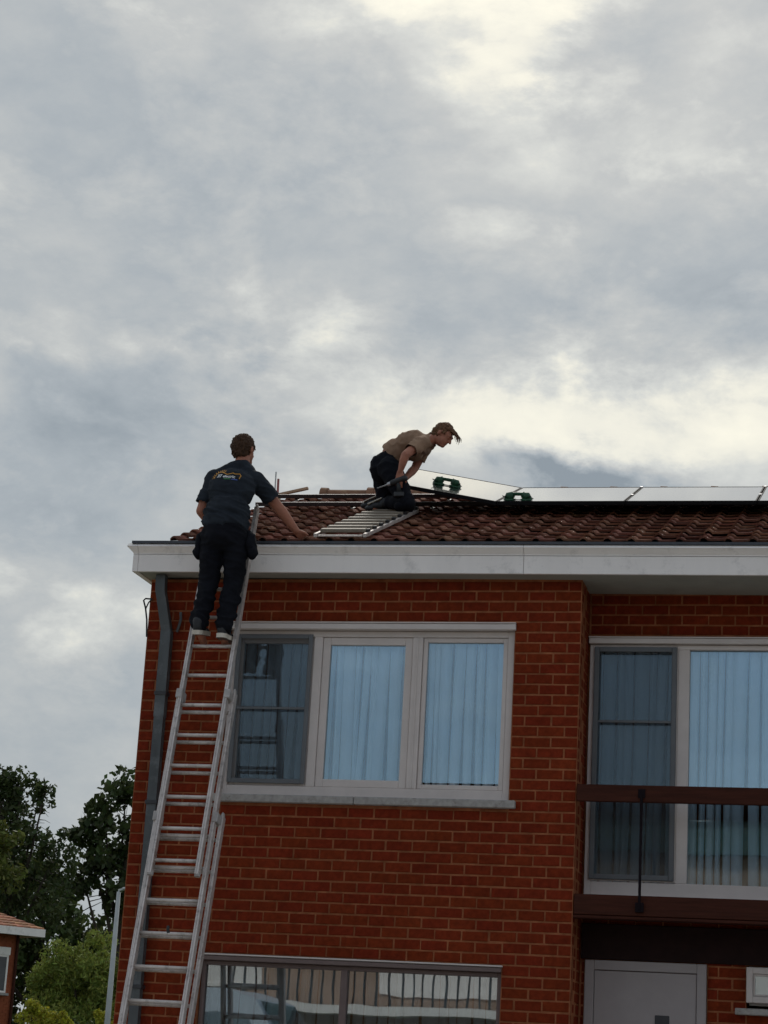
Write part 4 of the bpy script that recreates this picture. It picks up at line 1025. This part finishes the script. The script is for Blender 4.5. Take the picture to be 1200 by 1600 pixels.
def foliage(lobes, n, size, mname, seed, elong=1.6, shell=.45, name='crown'):
    r = random.Random(seed); vs = []; fs = []
    tot = sum(l[3] ** 2 for l in lobes)
    for lx, ly, lz, lr in lobes:
        clumps = []
        for _ in range(max(6, int(14 * (lr ** 1.2) + 5))):
            d = V((r.gauss(0, 1), r.gauss(0, 1), r.gauss(0, 1))).normalized(); clumps.append((V((lx, ly, lz)) + d * lr * r.uniform(shell, 1.0), lr * r.uniform(.25, .48)))
        k_ = int(n * lr ** 2 / tot)
        for _ in range(k_):
            c, cr_ = r.choice(clumps); d = V((r.gauss(0, 1), r.gauss(0, 1), r.gauss(0, 1))).normalized()
            p = c + d * cr_ * r.uniform(.3, 1.15) ** .7
            a = V((r.gauss(0, 1), r.gauss(0, 1), r.gauss(0, 1) - .5)).normalized(); b = a.cross(V((r.gauss(0, 1), r.gauss(0, 1), r.gauss(0, 1)))).normalized()
            s = size * r.uniform(.55, 1.35); l_ = s * elong
            o = len(vs); vs += [p - a * l_ / 2, p + b * s / 2 + a * l_ * .05, p + a * l_ / 2, p - b * s / 2 + a * l_ * .05]; fs.append((o, o + 1, o + 2, o + 3))
    me_ = bpy.data.meshes.new(name); me_.from_pydata([tuple(v_) for v_ in vs], [], fs); me_.materials.append(MT[mname]); return me_
def tree(name, label, cat, base, height, lobes, n, size, mname, seed, trunk_r=.18, elong=1.6, shell=.45, twigs=0, group=None):
    t = empty(name, tuple(base), label, cat, group); base = V(base); top = base + V((0, 0, height)); m = MB(); r = random.Random(seed + 1)
    m.tube([base, base.lerp(top, .4) + V((.1, 0, 0)), top], [trunk_r, trunk_r * .7, trunk_r * .25], 8)
    for lx, ly, lz, lr in lobes:
        st = base + V((0, 0, max(.3, min(height * .8, (lz - base.z) * .55)))); e_ = V((lx, ly, lz)); mid = st.lerp(e_, .5) + V((r.uniform(-.2, .2), r.uniform(-.2, .2), .15))
        m.tube([st, mid, e_], [trunk_r * .4, trunk_r * .25, trunk_r * .08], 6)
        for _ in range(5 + twigs):
            d = V((r.gauss(0, 1), r.gauss(0, 1), r.gauss(.3, 1))).normalized(); s_ = mid.lerp(e_, r.uniform(.2, 1)); m.tube([s_, s_ + d * lr * .6 + V((0, 0, .05)), s_ + d * lr * r.uniform(.9, 1.12)], [trunk_r * .09, trunk_r * .05, .006], 4)
    m.build('trunk', 'bark', t)
    link('crown', foliage(lobes, n, size, mname, seed, elong, shell), None, t)
    return t
tree('broadleaf_tree', 'loose dark tree with thin upper twigs at the left edge', 'tree', (-24.6, 52, 0), 9.5,
     [(-25.2, 52, 10.2, 1.25), (-23.95, 52.2, 10.55, .55), (-23.55, 51.8, 10.75, .42), (-24.65, 52, 8.7, 1.35), (-23.05, 52, 8.5, .85), (-24.0, 52, 7.1, 1.5), (-25.6, 52, 11.0, .7), (-24.6, 52, 10.9, .5)], 7000, .11, 'leaf_dark', 11, .2, 2.0, .3, 5, 'trees beyond the houses')
tree('broadleaf_tree', 'dark large-leaved tree directly behind the left corner of the house', 'tree', (-21.9, 56, 0), 10,
     [(-22.1, 56, 11.3, .95), (-22.85, 56, 10.5, .85), (-23.6, 56, 9.55, .72), (-21.5, 56, 9.9, 1.25), (-22.6, 56, 8.9, 1.1), (-23.5, 56, 8.15, .9), (-21.9, 56, 7.5, 1.25)], 3300, .21, 'leaf_dark', 12, .22, 1.35, .3, 3, 'trees beyond the houses')
tree('broadleaf_tree', 'dense shadowy tree low between the two taller ones', 'tree', (-27.4, 62, 0), 7.5,
     [(-29.2, 62, 8.0, 1.9), (-27.2, 62, 7.3, 1.6), (-25.6, 62, 5.6, 1.3), (-27.8, 62, 8.9, .9), (-28.5, 62, 5.2, 2.0), (-26.0, 62, 4.4, 1.8), (-23.9, 62, 4.6, 1.7), (-30.5, 62, 6, 2), (-24.6, 62, 6.2, 1.0), (-29.5, 62, 3.0, 2.0), (-26.6, 62, 2.6, 1.9), (-23.6, 62, 2.6, 1.9)], 22000, .20, 'leaf_mid', 13, .25, 1.4, .2, 0, 'trees beyond the houses')
tree('small_tree', 'lighter green tree cut by the left edge above the neighbouring roof', 'tree', (-23.9, 48, 0), 7.5,
     [(-23.5, 48, 8.5, .70), (-23.6, 48, 7.5, .95), (-24.6, 48, 8.2, 1.1), (-24.2, 48, 6.6, 1.1)], 7000, .10, 'leaf_lite', 14, .14, 2.2, .3, 0)
tree('willow_bush', 'large feathery yellow-green bush behind the street lamp', 'bush', (-16.9, 40, 0), 3.2,
     [(-17.7, 40, 4.05, .72), (-16.9, 40, 4.35, .80), (-16.2, 40, 4.2, .75), (-17.05, 40, 3.55, 1.0), (-17.85, 40, 3.15, .85), (-15.9, 40, 3.3, .9), (-15.2, 40, 3.7, .9), (-16.6, 40, 2.6, 1.0)], 26000, .042, 'leaf_bush', 15, .12, 3.6, .35, 2)
tree('clipped_shrub', 'bright lime shrub between the neighbouring house and the lamp', 'shrub', (-15.4, 34, 0), 1.9,
     [(-15.65, 34, 2.52, .42), (-15.2, 34, 2.42, .40), (-15.85, 34, 2.75, .22), (-15.4, 34, 2.0, .6), (-14.85, 34, 2.2, .35)], 9000, .045, 'leaf_lime', 16, .07, 1.6, .5, 0)
tree('clipped_shrub', 'small lime shrub against the wall right of the lamp', 'shrub', (-13.75, 34, 0), 1.9,
     [(-13.75, 34, 2.62, .30), (-13.55, 34, 2.3, .34), (-13.95, 34, 2.1, .35)], 5000, .045, 'leaf_lime', 17, .07, 1.6, .5, 0)
tree('clipped_shrub', 'low dark hedge shrub under the feathery bush', 'shrub', (-14.9, 37, 0), 1.6,
     [(-15.9, 37, 2.2, .55), (-15.2, 37, 2.25, .5), (-14.6, 37, 2.2, .55), (-15.2, 37, 1.6, .8)], 7000, .07, 'leaf_mid', 18, .07, 1.6, .4, 0)

# ================================================================== ACROSS THE STREET (mirrored in the panes)
oh = empty('opposite_house', (2, -27, 0), 'brown house with white-railed balcony across the street, mirrored in the panes', 'house')
m = MB(); m.box(-14, 16, -35, -27, 0, 6.5); m.build('wall', 'render_wall', oh)
m = MB(); m.box(-14.3, 16.3, -35.3, -26.7, 6.5, 7.22); m.build('roof', 'roof_green', oh)
m = MB(); m.box(-14.35, 16.35, -26.7, -26.55, 7.22, 7.36); m.build('gutter', 'white_pvc', oh)
for x0 in (-10.3, -5.1, 1.5, 6.0):
    m = MB(); ring(m, x0, x0 + 2.6, 3.3, 4.7, .09, -27.06, -26.95); w_ = m.build('window', 'white_pvc', oh)
    m = MB(); m.box(x0 + .09, x0 + 2.51, -26.99, -26.97, 3.39, 4.61); m.build('blind', 'white_pvc', w_)
m = MB(); m.box(-8.0, 1.5, -26.9, -25.8, 2.85, 3.05); bal = m.build('balcony', 'white_pvc', oh)
m = MB(); m.box(-8.0, 1.5, -25.84, -25.80, 3.98, 4.02); m.build('handrail', 'dark_metal', bal)
x = -8.0
while x <= 1.5: MB().box(x - .02, x + .02, -25.84, -25.80, 3.05, 3.98).build('baluster', 'dark_metal', bal); x += .24

DX = 1.05
van = empty('parked_van', (-4.55, -11.0, 0), 'pale blue-white panel van mirrored in the ground-floor window', 'van')
m = MB(); prof = [(-8.3, .45), (-8.3, 2.45), (-8.15, 2.62), (-4.15, 2.62), (-3.8, 2.5), (-3.25, 1.65), (-2.75, 1.35), (-2.6, .9), (-2.6, .45)]
k_ = len(prof); prof = [(x_ + DX, z_) for x_, z_ in prof]; vs = [(x_, -11.95, z_) for x_, z_ in prof] + [(x_, -10.0, z_) for x_, z_ in prof]
m.add(vs, [tuple(range(k_))[::-1], tuple(range(k_, 2 * k_))] + [(i, (i + 1) % k_, k_ + (i + 1) % k_, k_ + i) for i in range(k_)]); m.build('body', 'van_paint', van)
m = MB(); m.add([(-3.78, -11.85, 2.46), (-3.78, -10.1, 2.46), (-3.27, -10.1, 1.69), (-3.27, -11.85, 1.69)], [(3, 2, 1, 0)]); m.v = [(a + DX + .02, b, c + .02) for a, b, c in m.v]; m.build('windscreen', 'glass_dark', van)
m = MB(); m.add([(-3.65, -9.99, 1.6), (-2.45, -9.99, 1.6), (-2.85, -9.99, 2.3), (-3.65, -9.99, 2.3)], [(0, 1, 2, 3)]); m.build('side_window', 'glass_dark', van)
for x_ in (-6.15, -2.45):
    for y_ in (-11.9, -10.05):
        m = MB(); m.tube([(x_, y_ - .1, .35), (x_, y_ + .1, .35)], .35, 20); w_ = m.build('wheel', 'tyre', van)
        m = MB(); m.tube([(x_, y_ + .09, .35), (x_, y_ + .115, .35)], .2, 16); m.build('rim', 'clamp', w_)
for y_ in (-11.7, -10.25): MB().box(-1.59, -1.53, y_ - .15, y_ + .15, .85, 1.1, .02).build('headlight', 'white_pvc', van)
MB().box(-7.27, -1.49, -12.0, -9.96, .32, .46, .02).build('bumper', 'black_plastic', van)
